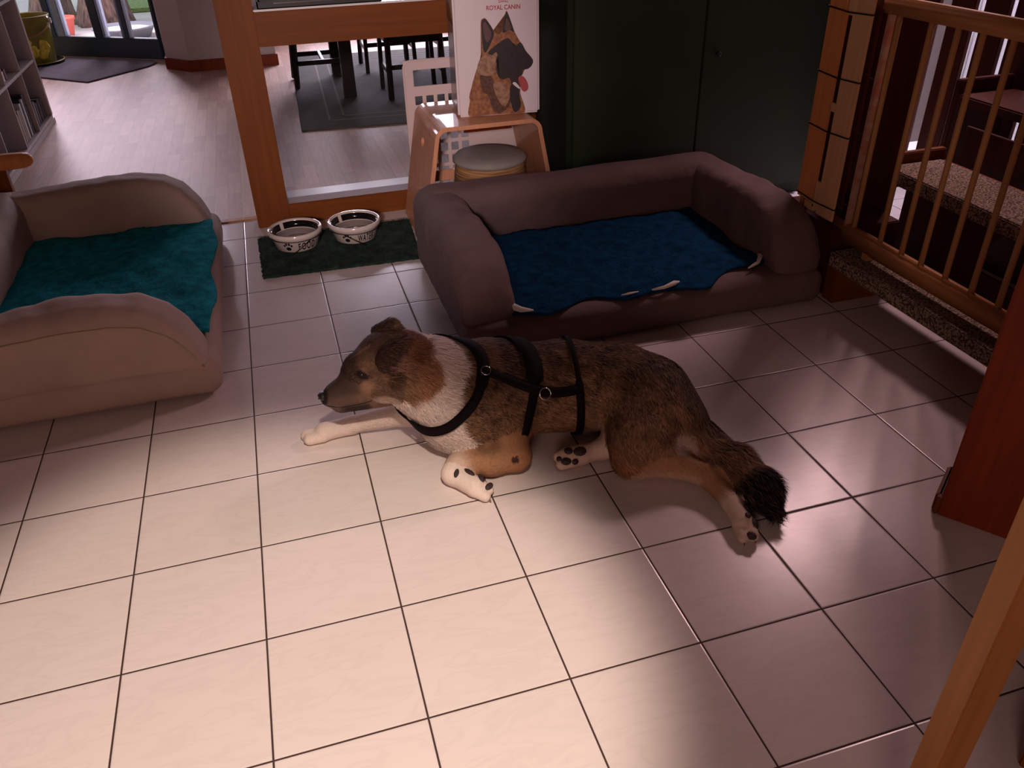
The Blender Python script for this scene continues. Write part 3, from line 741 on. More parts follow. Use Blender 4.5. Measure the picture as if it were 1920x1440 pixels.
t = empty('lidded_basket', (1.135, 1.315, 0.0), label='round woven rope basket with a grey cloth lid, inside the stool', cat='basket')
prof = [(0.0, 0.0), (0.150, 0.0)]
for k in range(27):
    z = 0.005 + k * 0.0105; R0 = 0.157 + 0.010 * math.sin(PI * k / 26)
    prof += [(R0 - 0.002, z), (R0 + 0.002, z + 0.005)]
prof += [(0.150, 0.290), (0.0, 0.290)]
b = BM(); lathe(b, prof, 72); obj('body', b, M['wicker'], t, True)
b = BM(); lathe(b, [(0.0, 0.290), (0.155, 0.290), (0.168, 0.297), (0.168, 0.309), (0.155, 0.322), (0.10, 0.332), (0.0, 0.336)], 64); obj('lid', b, M['lid'], t, True)

# perforated plastic crate leaning between stool and partition
t = empty('plastic_crate', (1.09, 1.585, 0.0), label='pale plastic crate with square holes standing behind the stool', cat='crate')
def holed(x0, x1, z0, z1, holes, th=0.004, bev=0.0):
    xs = sorted(set([x0, x1] + [h[0] for h in holes] + [h[1] for h in holes])); zs = sorted(set([z0, z1] + [h[2] for h in holes] + [h[3] for h in holes]))
    bm = BM(); V = {}
    def v(i, j):
        if (i, j) not in V: V[i, j] = bm.verts.new((xs[i], 0, zs[j]))
        return V[i, j]
    for i in range(len(xs) - 1):
        for j in range(len(zs) - 1):
            cx, cz = (xs[i] + xs[i + 1]) / 2, (zs[j] + zs[j + 1]) / 2
            if any(h[0] < cx < h[1] and h[2] < cz < h[3] for h in holes): continue
            bm.faces.new((v(i, j), v(i + 1, j), v(i + 1, j + 1), v(i, j + 1)))
    r = bmesh.ops.extrude_face_region(bm, geom=bm.faces[:])
    for q in r['geom']:
        if isinstance(q, bmesh.types.BMVert): q.co.y += th
    return bm
holes = []
for i in range(5):
    for j in range(9):
        x = -0.225 + i * 0.052; z = 0.05 + j * 0.056
        holes.append((x, x + 0.034, z, z + 0.038))
holes.append((-0.225, 0.02, 0.580, 0.650)); 
bm = holed(-0.268, 0.262, 0.0, 0.692, holes)
pn = obj('panel', bm, M['plastic'], t)
md = pn.modifiers.new('soft', 'BEVEL'); md.width = 0.006; md.segments = 3; md.limit_method = 'ANGLE'; md.use_clamp_overlap = True
# rounded frame around the panel
def rrect(x0, x1, z0, z1, r, n=6):
    out = []
    for cx, cz, a0 in ((x1 - r, z1 - r, 0), (x0 + r, z1 - r, 90), (x0 + r, z0 + r, 180), (x1 - r, z0 + r, 270)):
        for k in range(n + 1): a = math.radians(a0 + 90 * k / n); out.append((cx + r * math.cos(a), cz + r * math.sin(a)))
    return out
b = BM(); tube(b, [(x, 0.004, z) for x, z in rrect(-0.268, 0.262, 0.006, 0.690, 0.035)], 0.0055, 8, closed=True); obj('rim', b, M['plastic'], t, True)

# tall food container, front from (.985,1.24) to (1.335,1.197)
ANG = math.atan2(1.197 - 1.24, 0.35)
t = empty('food_container', (0.985, 1.24, 0.5122), ANG, label='tall white printed food container with a shepherd dog portrait, on the stool', cat='container')
WB = 0.355
b = BM(); box(b, 0, WB, 0, 0.25, 0, 0.62, 0.010, seg=3); obj('body', b, M['print_white'], t)
b = BM(); box(b, -0.0012, -0.0002, 0.012, 0.238, 0.012, 0.36, 0.0003); obj('side_print', b, M['print_side'], t)
b = BM(); box(b, -0.0014, -0.0002, 0.012, 0.238, 0.362, 0.61, 0.0003); obj('side_print', b, mat('dark_side_print', (0.03, 0.018, 0.012), 0.3), t)
b = BM(); lathe(b, [(0.0, 0), (0.05, 0), (0.05, 0.001), (0.0, 0.001)], 24); xform(b, Matrix.Translation((-0.0016, 0.05, 0.43)) @ Matrix.Rotation(-PI / 2, 4, 'Y') @ Matrix.Diagonal((1, .6, 1, 1))); obj('side_emblem', b, mat('ochre_print', (0.30, 0.14, 0.03), 0.5), t)
b = BM(); box(b, -0.004, WB + 0.004, -0.004, 0.254, 0.605, 0.64, 0.008, seg=3); obj('lid', b, M['print_white'], t)
def cr(P, n=4):
    out = []; m = len(P)
    for i in range(m):
        p0, p1, p2, p3 = (Vector(P[(i + k) % m]) for k in (-1, 0, 1, 2))
        for k in range(n):
            s = k / n
            out.append(tuple(0.5 * ((2 * p1) + (p2 - p0) * s + (2 * p0 - 5 * p1 + 4 * p2 - p3) * s * s + (3 * p1 - p0 - 3 * p2 + p3) * s ** 3)))
    return out
lay = [0]
def decal(name, P, m, smooth=True):
    lay[0] += 1; y = -0.0003 - lay[0] * 0.00012
    if smooth: P = cr(P)
    bm = BM(); vs = [bm.verts.new((max(0.004, min(WB - .004, x)), y, max(0.003, z))) for x, z in P]
    f = bm.faces.new(vs); bmesh.ops.triangulate(bm, faces=[f])
    me = bpy.data.meshes.new(name); bm.to_mesh(me); bm.free()
    return link(name, me, m, t)
decal('printed_dog_body', [(0.1119, 0.369), (0.1209, 0.386), (0.1371, 0.382), (0.1713, 0.331), (0.1955, 0.332), (0.2146, 0.404), (0.2256, 0.401), (0.2509, 0.331), (0.2751, 0.289), (0.2972, 0.254), (0.3255, 0.219), (0.3224, 0.198), (0.3053, 0.183), (0.2791, 0.179), (0.2821, 0.163), (0.2639, 0.142), (0.269, 0.087), (0.2881, 0.004), (0.2, 0.004), (0.12, 0.004), (0.0454, 0.004), (0.0523, 0.068), (0.0514, 0.09), (0.0775, 0.169), (0.1058, 0.241), (0.1139, 0.293)], M['ink_tan'])
decal('printed_dog_chest', [(0.1007, 0.173), (0.1451, 0.165), (0.1662, 0.126), (0.2176, 0.101), (0.2277, 0.046), (0.1854, 0.009), (0.1511, 0.023), (0.131, 0.085), (0.1088, 0.103)], M['ink_brown'])
decal('printed_dog_ruff', [(0.106, 0.235), (0.150, 0.245), (0.165, 0.20), (0.150, 0.165), (0.105, 0.17), (0.088, 0.19)], M['ink_light'])
decal('printed_dog_throat', [(0.1552, 0.132), (0.1894, 0.136), (0.2177, 0.112), (0.2226, 0.068), (0.1985, 0.036), (0.1703, 0.072)], M['ink_light'])
decal('printed_dog_neck', [(0.2297, 0.123), (0.2639, 0.11), (0.2659, 0.076), (0.272, 0.031), (0.2439, 0.008), (0.2277, 0.057)], M['ink_dark'])
decal('printed_dog_mask', [(0.1371, 0.255), (0.1723, 0.284), (0.2226, 0.308), (0.2498, 0.275), (0.2751, 0.289), (0.2972, 0.254), (0.3255, 0.219), (0.3224, 0.198), (0.3053, 0.183), (0.2791, 0.179), (0.2821, 0.163), (0.262, 0.148), (0.2639, 0.115), (0.2348, 0.122), (0.2246, 0.15), (0.1904, 0.147), (0.1733, 0.169), (0.1693, 0.201), (0.1813, 0.232), (0.1591, 0.244)], M['ink_dark'])
decal('printed_dog_ear', [(0.1149, 0.369), (0.1239, 0.383), (0.1371, 0.38), (0.1652, 0.331), (0.1471, 0.286), (0.1259, 0.256), (0.1168, 0.287)], M['ink_dark'])
decal('printed_dog_ear', [(0.1209, 0.363), (0.129, 0.373), (0.142, 0.357), (0.1542, 0.326), (0.139, 0.297), (0.1259, 0.313)], M['ink_ear'])
decal('printed_dog_ear', [(0.2004, 0.332), (0.2156, 0.401), (0.2256, 0.398), (0.2488, 0.332), (0.2297, 0.338)], M['ink_dark'])
decal('printed_dog_ear', [(0.211, 0.34), (0.218, 0.382), (0.224, 0.378), (0.236, 0.342)], M['ink_ear'])
decal('printed_dog_cheek', [(0.150, 0.235), (0.168, 0.255), (0.176, 0.245), (0.165, 0.215), (0.155, 0.205)], M['ink_light'])
decal('printed_dog_teeth', [(0.2378, 0.127), (0.2639, 0.105), (0.269, 0.109), (0.2498, 0.132)], M['print_white'])
decal('printed_dog_tongue', [(0.262, 0.148), (0.2821, 0.155), (0.3013, 0.129), (0.3043, 0.102), (0.2891, 0.091), (0.2751, 0.101), (0.272, 0.12)], M['ink_pink'])
cu = bpy.data.curves.new('t', 'FONT'); cu.body = 'ROYAL CANIN'; cu.size = 0.0235; cu.align_x = 'CENTER'; cu.offset = 0.0004
o = bpy.data.objects.new('t', cu); C.objects.link(o)
me = bpy.data.meshes.new_from_object(o.evaluated_get(bpy.context.evaluated_depsgraph_get())); bpy.data.objects.remove(o)
bm = bmesh.new(); bm.from_mesh(me); sx = [v.co.x for v in bm.verts]; sc = 0.138 / (max(sx) - min(sx))
for v in bm.verts: v.co = Vector((0.2065 + v.co.x * sc, -0.0006, 0.4165 + v.co.y))
me2 = bpy.data.meshes.new('lettering'); bm.to_mesh(me2); bm.free(); link('lettering', me2, M['red_ink'], t)
bm = BM()
def strokes(x0, z0, x1, z1, w):
    d = Vector((x1 - x0, z1 - z0)).normalized(); s = Vector((-d.y, d.x)) * w
    bm.faces.new([bm.verts.new((x, -0.0006, z)) for x, z in ((x0 - s.x, z0 - s.y), (x1 - s.x, z1 - s.y), (x1 + s.x, z1 + s.y), (x0 + s.x, z0 + s.y))])
for k in range(8):
    a, c2 = -0.02 + k * 0.005, -0.02 + (k + 1) * 0.005
    strokes(0.2065 + a, 0.4455 - 6 * a * a, 0.2065 + c2, 0.4455 - 6 * c2 * c2, 0.0013)
for a in (-0.018, -0.0095, 0.0, 0.0095, 0.018): strokes(0.2065 + a * .85, 0.449, 0.2065 + a * 1.25, 0.468 - abs(a) * .5, 0.0017)
me = bpy.data.meshes.new('crown_emblem'); bm.to_mesh(me); bm.free(); link('crown_emblem', me, M['red_ink'], t)

# ================================================================== GREEN CABINET
t = empty('cabinet', (2.08, 1.40, 0), label='tall dark green two-door cabinet behind the right dog bed', cat='cabinet')
def cp(name, x0, x1, y0, y1, z0, z1, m='green', bev=0.003, parent=None):
    b = BM(); box(b, x0, x1, y0, y1, z0, z1, bev); return obj(name, b, M[m], parent or t)
cp('body', -0.63, 0.63, -0.23, 0.24, 0.0, 1.95, 'green_dark')
d1 = cp('door', -0.605, -0.006, -0.25, -0.231, 0.06, 1.92); d2 = cp('door', 0.0, 0.605, -0.25, -0.231, 0.06, 1.92)
b = BM(); lathe(b, [(0.0, 0), (0.008, 0), (0.007, 0.012), (0.013, 0.018), (0.012, 0.024), (0.0, 0.027)], 24); xform(b, Matrix.Translation((0.065, -0.25, 0.70)) @ Matrix.Rotation(PI / 2, 4, 'X')); obj('knob', b, M['black'], d2, True)
# ================================================================== DOG BEDS
def bed(name, loc, rz, L, label, m, seed, D=0.93):
    """local frame: open front at y=0, back at y=D, x from -L/2 to L/2"""
    t = empty(name, loc, rz, label=label, cat='dog bed')
    hx = L / 2
    rz_ = np.random.default_rng(seed)
    def base(X, Y, Z): return rbox(X, Y, Z, (0, D / 2, 0.068), (hx - 0.006, D / 2 - 0.004, 0.066), 0.045) - 0.003 * wav(X, Y, Z, 14, seed) - 0.0015 * wav(X, Y, Z, 33, seed + 1)
    sdf_obj('base', base, (-hx - .03, -.03, -.01), (hx + .03, D + .03, .16), .011, m, t)
    hs = np.array([0.0, 0.02, 0.04, 0.07, 0.12, 0.19, 0.28, 0.42, 0.57, 0.75, 0.95]); hv = np.array([0.085, 0.115, 0.155, 0.225, 0.290, 0.330, 0.348, 0.350, 0.338, 0.330, 0.33])
    def arm(sg):
        cx = sg * (hx - 0.098)
        def f(X, Y, Z):
            dd = rbox(X, Y, Z, (cx, D / 2 - 0.005, 0.16), (0.098, D / 2 - 0.005, 0.30), 0.06)
            top = (Z - np.interp(Y, hs, hv)) * 0.75
            k = 0.07; h = np.clip(0.5 - 0.5 * (top - dd) / k, 0, 1)
            d2 = top * (1 - h) + dd * h + k * h * (1 - h)
            bot = 0.10 - Z
            k = 0.05; h = np.clip(0.5 - 0.5 * (bot - d2) / k, 0, 1)
            d2 = bot * (1 - h) + d2 * h + k * h * (1 - h)
            return d2 - 0.004 * wav(X, Y, Z, 13, seed + sg) - 0.0022 * wav(X, Y, Z, 31, seed + 5 + sg)
        a = sdf_obj('side_bolster', f, (cx - .13, -.04, .05), (cx + .13, D + .04, .42), .0095, m, t)
        # piping along the outer shoulder
        pts = []
        for s in np.linspace(0.045, D - 0.06, 40):
            z = float(np.interp(s, hs, hv)) - 0.050
            y = float(s); x = cx + sg * 0.13
            # walk in to the surface
            for _ in range(40):
                v = float(f(np.float64(x), np.float64(y), np.float64(z)))
                if v < 0.0005: break
                x -= sg * max(v * .7, .0005)
            pts.append((x, y, z))
        b = BM(); tube(b, pts, 0.0028, 6); obj('piping', b, M['piping'] if seed == 1 else m, a, True)
    arm(-1); arm(1)
    def back(X, Y, Z):
        return rbox(X, Y, Z, (0, D - 0.10, 0.215), (hx - 0.02, 0.098, 0.125), 0.075) - 0.005 * wav(X, Y, Z, 11, seed + 8) - 0.002 * wav(X, Y, Z, 30, seed + 9)
    sdf_obj('back_bolster', back, (-hx - .02, D - .24, .06), (hx + .02, D + .04, .38), .011, m, t)
    return t
bed('dog_bed', (-0.08, 0.85, 0.003), PI / 2, 1.42, 'taupe bolster dog bed with a teal blanket, at the left beside the doorway', M['bedA'], 1)
bed('dog_bed', (1.393, 0.065, 0.003), 0.0, 1.385, 'dark grey-brown bolster dog bed with a navy blanket, before the green cabinet', M['bedB'], 2)

def blanket(name, label, x0, x1, y0, y1, z, m, seed, front=None):
    nx, ny = 110, 70
    rng = np.random.default_rng(seed)
    bm = BM(); g = []
    for i in range(nx + 1):
        row = []
        for j in range(ny + 1):
            u, v = i / nx, j / ny
            x = x0 + (x1 - x0) * u; y = y0 + (y1 - y0) * v
            if front: x, y = front(x, y, u, v)
            dz = 0.006 * math.sin(x * 17 + 3 * math.sin(y * 9 + seed)) * math.sin(y * 14 + seed) + 0.003 * math.sin(x * 41 + y * 23) + float(rng.normal(0, 0.0011))
            ed = min(u, 1 - u, v, 1 - v)
            zz = z + 0.012 * min(1, ed * 12) + max(-.004, dz)
            row.append(bm.verts.new((x, y, zz)))
        g.append(row)
    for i in range(nx):
        for j in range(ny): bm.faces.new((g[i][j], g[i + 1][j], g[i + 1][j + 1], g[i][j + 1]))
    o = obj(name, bm, m, None, True)
    md = o.modifiers.new('thick', 'SOLIDIFY'); md.thickness = 0.008; md.offset = 1 if False else -1
    tag(o, label, 'blanket')
    return o
def frA(x, y, u, v):
    # right edge droops a little past the open front
    return (x + 0.012 * math.sin(y * 13) * (u > .9) * (u - .9) * 10, y + 0.02 * math.sin(x * 9) * (1 - 2 * v) * .3)
blanket('blanket', 'teal fleece blanket filling the taupe dog bed on the left', -0.845, -0.095, 0.335, 1.365, 0.1475, M['teal'], 1, frA)
def frB(x, y, u, v):
    e = (1 - v) ** 3
    yy = y + e * (0.016 * math.sin(x * 11 + 1) + 0.02 * math.sin(x * 23)) + e * 0.10 * max(0, u - .72) / .28
    return (x + (0.02 * math.sin(y * 12)) * (u - .5), yy)
bb = blanket('blanket', 'navy fleece blanket with curled white edges in the dark dog bed', 0.885, 1.885, 0.105, 0.795, 0.1475, M['navy'], 2, frB)
for pts, rad in (([(0.872, 0.185, 0.163), (0.880, 0.135, 0.166), (0.905, 0.105, 0.163), (0.945, 0.098, 0.157)], [0.004, 0.013, 0.010, 0.003]),
                 ([(1.385, 0.108, 0.156), (1.43, 0.104, 0.160), (1.475, 0.116, 0.164), (1.50, 0.128, 0.160)], [0.003, 0.006, 0.009, 0.003]),
                 ([(1.27, 0.108, 0.155), (1.30, 0.106, 0.157), (1.335, 0.110, 0.156)], [0.002, 0.004, 0.002]),
                 ([(1.79, 0.150, 0.158), (1.84, 0.170, 0.163), (1.875, 0.21, 0.166), (1.887, 0.25, 0.160)], [0.003, 0.007, 0.010, 0.003])):
    P = cr(pts + [pts[-1]], 5)[:-9] if False else pts
    b = BM(); tube(b, pts, rad, 10); obj('curled_edge', b, M['fleece_white'], bb, True)

# ================================================================== STAIRS
t = empty('staircase', (2.25, -0.3, 0), kind='structure', label='dark open staircase with speckled carpeted treads behind the baby gate')
def sp(name, bm, m, smooth=False): 
    xform(bm, Matrix.Translation((-2.25, 0.3, 0))); return obj(name, bm, m, t, smooth)
steps = [(2.10, 2.345, -0.86, 0.13, 0.195), (2.50, 2.80, -1.1, 0.40, 0.385), (2.98, 3.28, -1.2, 0.62, 0.575)]
for x0, x1, y0, y1, z in steps:
    b = BM(); box(b, x0 + 0.012, x1, y0, y1, z - 0.048, z - 0.010, 0.006); sp('tread', b, M['red_wood' if z < .5 else 'dark_red'])
    if z > .5: continue
    b = BM(); box(b, x0, x1 - 0.035, y0 + 0.01, y1 - 0.02, z - 0.010, z, 0.004); box(b, x0, x0 + 0.012, y0 + 0.01, y1 - 0.02, z - 0.055, z, 0.005); sp('carpet', b, M['carpet'])
b = BM(); X_ = (2.535, 2.55)
for y0, y1, z0, z1 in ((.35, .40, 0, .337), (.28, .35, 0, .17), (.28, .35, .327, .337), (-.13, .28, 0, .337), (-.40, -.13, 0, .157), (-.40, -.13, .312, .337), (-1.1, -.40, 0, .337)): box(b, *X_, y0, y1, z0, z1)
for P_ in ([(-.13, .157), (-.13, .312), (-.20, .312), (-.155, .25), (-.137, .20)],):
    a_ = [b.verts.new((X_[0], y, z)) for y, z in P_]; c_ = [b.verts.new((X_[1], y, z)) for y, z in P_]; b.faces.new(a_); b.faces.new(c_)
    for q in range(len(P_)): b.faces.new((a_[q], a_[(q + 1) % len(P_)], c_[(q + 1) % len(P_)], c_[q]))
sp('riser', b, M['dark_red'])
b = BM(); box(b, 2.42, 2.445, 0.262, 0.42, 0.0, 0.99, .002); box(b, 2.42, 2.445, 0.425, 0.60, 0.0, 0.99, .002); sp('side_board', b, M['dark_red'])
b = BM(); box(b, 2.125, 2.41, 0.135, 0.50, 0.0, 0.262, .004); sp('dark_filler', b, M['dark_red'])  # dark box added to hide the brightly lit floor beside the bed
b = BM(); box(b, 2.865, 2.88, -1.1, .40, 0.0, 0.50, .002); sp('riser', b, M['dark_red'])
b = BM(); box(b, 2.112, 2.34, 0.062, 0.125, 0.0, 0.146, 0.003); sp('block', b, M['orange_wood_x'])
b = BM(); box(b, 2.52, 2.80, 0.40, 0.43, 0.28, 0.42, 0.004); sp('string', b, M['orange_wood_x'])
b = BM(); box(b, 3.0, 3.28, 0.62, 0.65, 0.0, 0.62, 0.004); sp('string', b, M['dark_red'])
b = BM(); box(b, 2.86, 3.28, -1.2, -1.16, 0.0, 0.60, 0.004); sp('string', b, M['dark_red'])
# board screen at the back with narrow gaps
gaps = [(1.092, 1.166), (0.898, 0.950), (0.728, 0.765), (0.545, 0.575)]
edges = [1.62] + [q for g_ in gaps for q in (g_[1], g_[0])] + [0.36]
scr = empty('stair_screen', (3.3, 0.9, 0), kind='structure', label='dark red upright boards with narrow gaps behind the staircase')
def scp(name, bm, m): xform(bm, Matrix.Translation((-3.3, -0.9, 0))); return obj(name, bm, m, scr)
for i in range(0, len(edges), 2):
    b = BM(); box(b, 3.29, 3.315, edges[i + 1], edges[i], 0.03, 1.6, 0.003); scp('board', b, M['dark_red'])
for y1_, y0_ in ((0.355, 0.12), (0.115, -0.2), (-0.205, -0.55), (-0.555, -0.9), (-0.905, -1.2)):
    b = BM(); box(b, 3.29, 3.315, y0_, y1_, 0.62, 1.6, 0.003); scp('board', b, M['dark_red'])
for z0, z1 in ((-0.0, 0.03), (1.6, 1.68)):
    b = BM(); box(b, 3.285, 3.33, -1.2, 1.62, z0, z1, 0.003); scp('cross_rail', b, M['dark_red'])
b = BM(); box(b, 3.95, 4.0, -1.5, 1.66, 0, 2.6); o = st('wall_stairwell', b, M['plaster'])
rd = empty('radiator', (3.90, 0.95, 0), label='white ribbed radiator glimpsed through the gaps of the stair screen', cat='radiator')
b = BM(); box(b, -0.02, 0.02, -0.55, 0.65, 0.14, 1.2, 0.004); obj('panel', b, M['white'], rd)
for k in range(24):
    y = -0.53 + k * 0.05
    b = BM(); box(b, -0.045, -0.02, y - 0.015, y + 0.015, 0.16, 1.18, 0.008, seg=3)
    if k < 24: obj('rib', b, M['white'], rd)
for y in (-0.4, 0.5):
    b = BM(); box(b, -0.03, 0.01, y - 0.02, y + 0.02, 0.0, 0.14, 0.004); obj('foot', b, M['white'], rd)

# ------------------------------------------------------------------ baby gate
t = empty('baby_gate', (2.17, -0.12, 0.1955), label='wooden baby gate with slim upright bars, standing on the first stair tread', cat='gate')
def gp(name, bm, m, smooth=False): xform(bm, Matrix.Translation((-2.17, 0.12, -0.1955))); return obj(name, bm, m, t, smooth)
b = BM(); box(b, 2.152, 2.188, -0.86, 0.30, 0.216, 0.286, 0.010, seg=3); gp('bottom_rail', b, M['beech_y'], True)
b = BM(); box(b, 2.148, 2.192, -0.86, 0.42, 0.990, 1.042, 0.012, seg=3); gp('top_rail', b, M['beech_y'], True)
for y in (0.095, -0.048, -0.156, -0.250, -0.360, -0.470, -0.575, -0.685, -0.79):
    b = BM(); tube(b, [(2.17, y, 0.275), (2.17, y, 1.0)], 0.0095, 12); gp('bar', b, M['beech'], True)
b = BM(); box(b, 2.160, 2.182, 0.122, 0.142, 0.275, 1.0, 0.003); gp('bar', b, M['pink_tape'])
b = BM(); box(b, 2.155, 2.185, 0.385, 0.415, 0.20, 1.0, 0.004); gp('stile', b, M['beech'])
for y in (0.0, -0.75):
    b = BM(); box(b, 2.158, 2.182, y - .015, y + .015, 0.1955, 0.228, 0.003); gp('foot', b, M['beech'])

t = empty('plank_panel', (2.135, 0.275, 0.282), label='pair of upright wooden planks tied to the gate with black cords, next to the cabinet', cat='panel')
def pp(name, bm, m, smooth=False): xform(bm, Matrix.Translation((-2.135, -0.275, -0.282))); return obj(name, bm, m, t, smooth)
b = BM(); box(b, 2.122, 2.132, 0.292, 0.392, 0.315, 1.03, 0.002); pp('plank', b, M['plank_o'])
b = BM(); box(b, 2.122, 2.132, 0.166, 0.264, 0.283, 1.03, 0.002); pp('plank', b, M['plank_p'])
for z0, z1 in ((0.30, 0.40), (0.655, 0.685), (0.97, 1.03)):
    b = BM(); box(b, 2.124, 2.134, 0.260, 0.295, z0, z1, 0.001); pp('spacer', b, M['plank_p'])
b = BM(); box(b, 2.124, 2.142, 0.285, 0.345, 0.283, 0.312, 0.002); pp('spacer', b, M['plank_p'])
b = BM(); box(b, 2.146, 2.153, 0.155, 0.400, 0.33, 1.03, 0.001); pp('backing_board', b, M['dark_red'])
for z in (0.330, 0.590, 0.775, 0.985):
    y0, y1 = 0.161, 0.395; x0, x1 = 2.1195, 2.1915
    b = BM(); tube(b, [(x0, y0, z), (x0, (y0 + y1) / 2, z - 0.006), (x0, y1, z), (x1, y1 + .025, z), (x1, y0, z + 0.003)], 0.0028, 6, closed=True); pp('cord', b, M['black'], True)

# ------------------------------------------------------------------ posts
ang = math.atan2(-0.122, 0.092)
t = empty('newel_post', (1.658, -1.023, 0), ang, label='massive red-brown wooden post standing at the right end of the gate', cat='post')
b = BM(); box(b, 0, 0.225, 0, 0.155, 0.0, 2.6, 0.004); obj('post', b, M['red_wood'], t)
b = BM(); box(b, -0.016, 0.0, 0.012, 0.150, 0.0, 0.055, 0.004); box(b, -0.010, 0.0, 0.0, 0.150, 0.0, 0.055, 0.002); obj('plinth', b, M['orange_wood_x'], t)
b = BM(); box(b, 0, 0.34, -0.10, 0.0, 0.0, 0.07, 0.004, rot=Matrix.Translation((1.318, -1.628, 0)) @ Matrix.Rotation(math.radians(24), 4, 'Z')); st('trim_2', b, M['orange_wood_x'], label='low brown wooden plinth at the bottom right corner')
t = empty('slim_post', (1.000, -1.699, 0), math.radians(-8), label='slim varnished upright in the bottom right foreground', cat='post')
b = BM(); box(b, -0.0235, 0.0235, -0.0235, 0.0235, 0.0, 2.6, 0.003); obj('post', b, M['varnish'], t)
b = BM(); box(b, 0.0235, 0.030, -0.010, 0.010, 0.0, 2.6, 0.001); obj('strip', b, M['varnish'], t)

# ================================================================== DOG
# ------------------------------------------------------------------ dog shape (round cones blended into one surface)
# name, a, b, ra, rb, blend
DP = [
 ('body', (.60,-.345,.130), (.71,-.315,.140), .122, .135, .05),
 ('body', (.71,-.315,.140), (.90,-.335,.130), .135, .122, .05),
 ('body', (.90,-.335,.130), (1.04,-.395,.132), .122, .118, .05),
 ('body', (1.04,-.395,.132), (1.10,-.485,.128), .116, .108, .05),
 ('body', (1.10,-.485,.128), (1.135,-.575,.105), .108, .078, .05),
 ('chest', (.548,-.355,.100), (.60,-.395,.095), .082, .083, .05),
 ('neck', (.62,-.305,.175), (.50,-.275,.215), .120, .100, .05),
 ('neck', (.50,-.275,.215), (.44,-.262,.235), .100, .083, .04),
 ('neck', (.57,-.34,.12), (.46,-.28,.20), .080, .07, .04),
 ('head', (.448,-.250,.275), (.395,-.248,.280), .073, .069, .03),
 ('head', (.40,-.215,.235), (.38,-.225,.23), .040, .032, .03),
 ('head', (.415,-.302,.225), (.375,-.292,.215), .044, .038, .03),
 ('head', (.385,-.253,.272), (.326,-.257,.256), .058, .049, .025),
 ('muzzle', (.345,-.260,.230), (.255,-.263,.192), .054, .037, .03),
 ('muzzle', (.255,-.263,.192), (.228,-.264,.186), .033, .022, .015),
 ('jaw', (.375,-.270,.180), (.262,-.264,.161), .044, .027, .02),
 ('foreleg_far', (.58,-.24,.09), (.45,-.215,.055), .055, .038, .03),
 ('foreleg_far', (.45,-.215,.055), (.28,-.190,.032), .036, .025, .02),
 ('pawf_far', (.28,-.190,.030), (.20,-.190,.026), .026, .028, .015),
 ('pawf_far', (.195,-.205,.021), (.155,-.205,.018), .019, .017, .006),
 ('pawf_far', (.195,-.183,.021), (.148,-.181,.018), .018, .017, .006),
 ('shoulder', (.655,-.375,.155), (.69,-.43,.09), .085, .062, .05),
 ('foreleg', (.69,-.43,.09), (.695,-.510,.050), .060, .040, .03),
 ('foreleg', (.695,-.510,.048), (.625,-.503,.050), .040, .042, .02),
 ('foreleg', (.625,-.503,.048), (.535,-.487,.040), .044, .033, .02),
 ('pawf', (.535,-.487,.036), (.515,-.510,.032), .031, .030, .015),
 ('pawf', (.515,-.510,.032), (.560,-.575,.028), .029, .029, .015),
 ('pawf', (.555,-.585,.024), (.578,-.612,.018), .018, .015, .006),
 ('pawf', (.570,-.570,.030), (.592,-.595,.022), .017, .014, .006),
 ('thigh', (1.09,-.49,.135), (1.02,-.595,.095), .108, .078, .05),
 ('thigh', (1.135,-.57,.11), (1.07,-.62,.075), .076, .058, .05),
 ('thigh', (1.02,-.595,.090), (.982,-.632,.060), .072, .048, .04),
 ('shank', (.99,-.640,.050), (1.09,-.672,.048), .044, .040, .03),
 ('shank', (1.09,-.672,.048), (1.160,-.745,.040), .042, .030, .02),
 ('hock', (1.160,-.745,.040), (1.170,-.850,.030), .031, .025, .02),
 ('pawh', (1.170,-.850,.030), (1.160,-.920,.027), .025, .027, .015),
 ('pawh', (1.150,-.925,.022), (1.140,-.960,.018), .018, .015, .006),
 ('pawh', (1.172,-.922,.024), (1.165,-.962,.020), .018, .016, .006),
 ('hock_far', (1.02,-.50,.06), (.94,-.545,.040), .045, .029, .03),
 ('hock_far', (.94,-.540,.036), (.875,-.540,.030), .028, .025, .015),
 ('pawh_far', (.875,-.540,.030), (.845,-.540,.030), .027, .029, .015),
 ('pawh_far', (.845,-.553,.027), (.812,-.556,.024), .019, .016, .006),
 ('pawh_far', (.842,-.528,.036), (.812,-.533,.034), .019, .016, .006),
 ('tail', (1.135,-.565,.105), (1.190,-.645,.070), .060, .044, .04),
 ('tail', (1.190,-.645,.068), (1.232,-.740,.052), .042, .046, .03),
 ('tail', (1.232,-.740,.052), (1.252,-.840,.046), .046, .044, .03),
 ('tail', (1.252,-.840,.046), (1.252,-.905,.030), .042, .018, .03),
]
def d_cone(X, Y, Z, a, b, ra, rb):
    bx, by, bz = b[0] - a[0], b[1] - a[1], b[2] - a[2]
    L2 = bx * bx + by * by + bz * bz
    t = np.clip(((X - a[0]) * bx + (Y - a[1]) * by + (Z - a[2]) * bz) / L2, 0, 1)
    return np.sqrt((X - a[0] - t * bx) ** 2 + (Y - a[1] - t * by) ** 2 + (Z - a[2] - t * bz) ** 2) - (ra + (rb - ra) * t)
def d_smin(a, b, k):
    h = np.clip(0.5 + 0.5 * (b - a) / k, 0, 1)
    return b * (1 - h) + a * h - k * h * (1 - h)
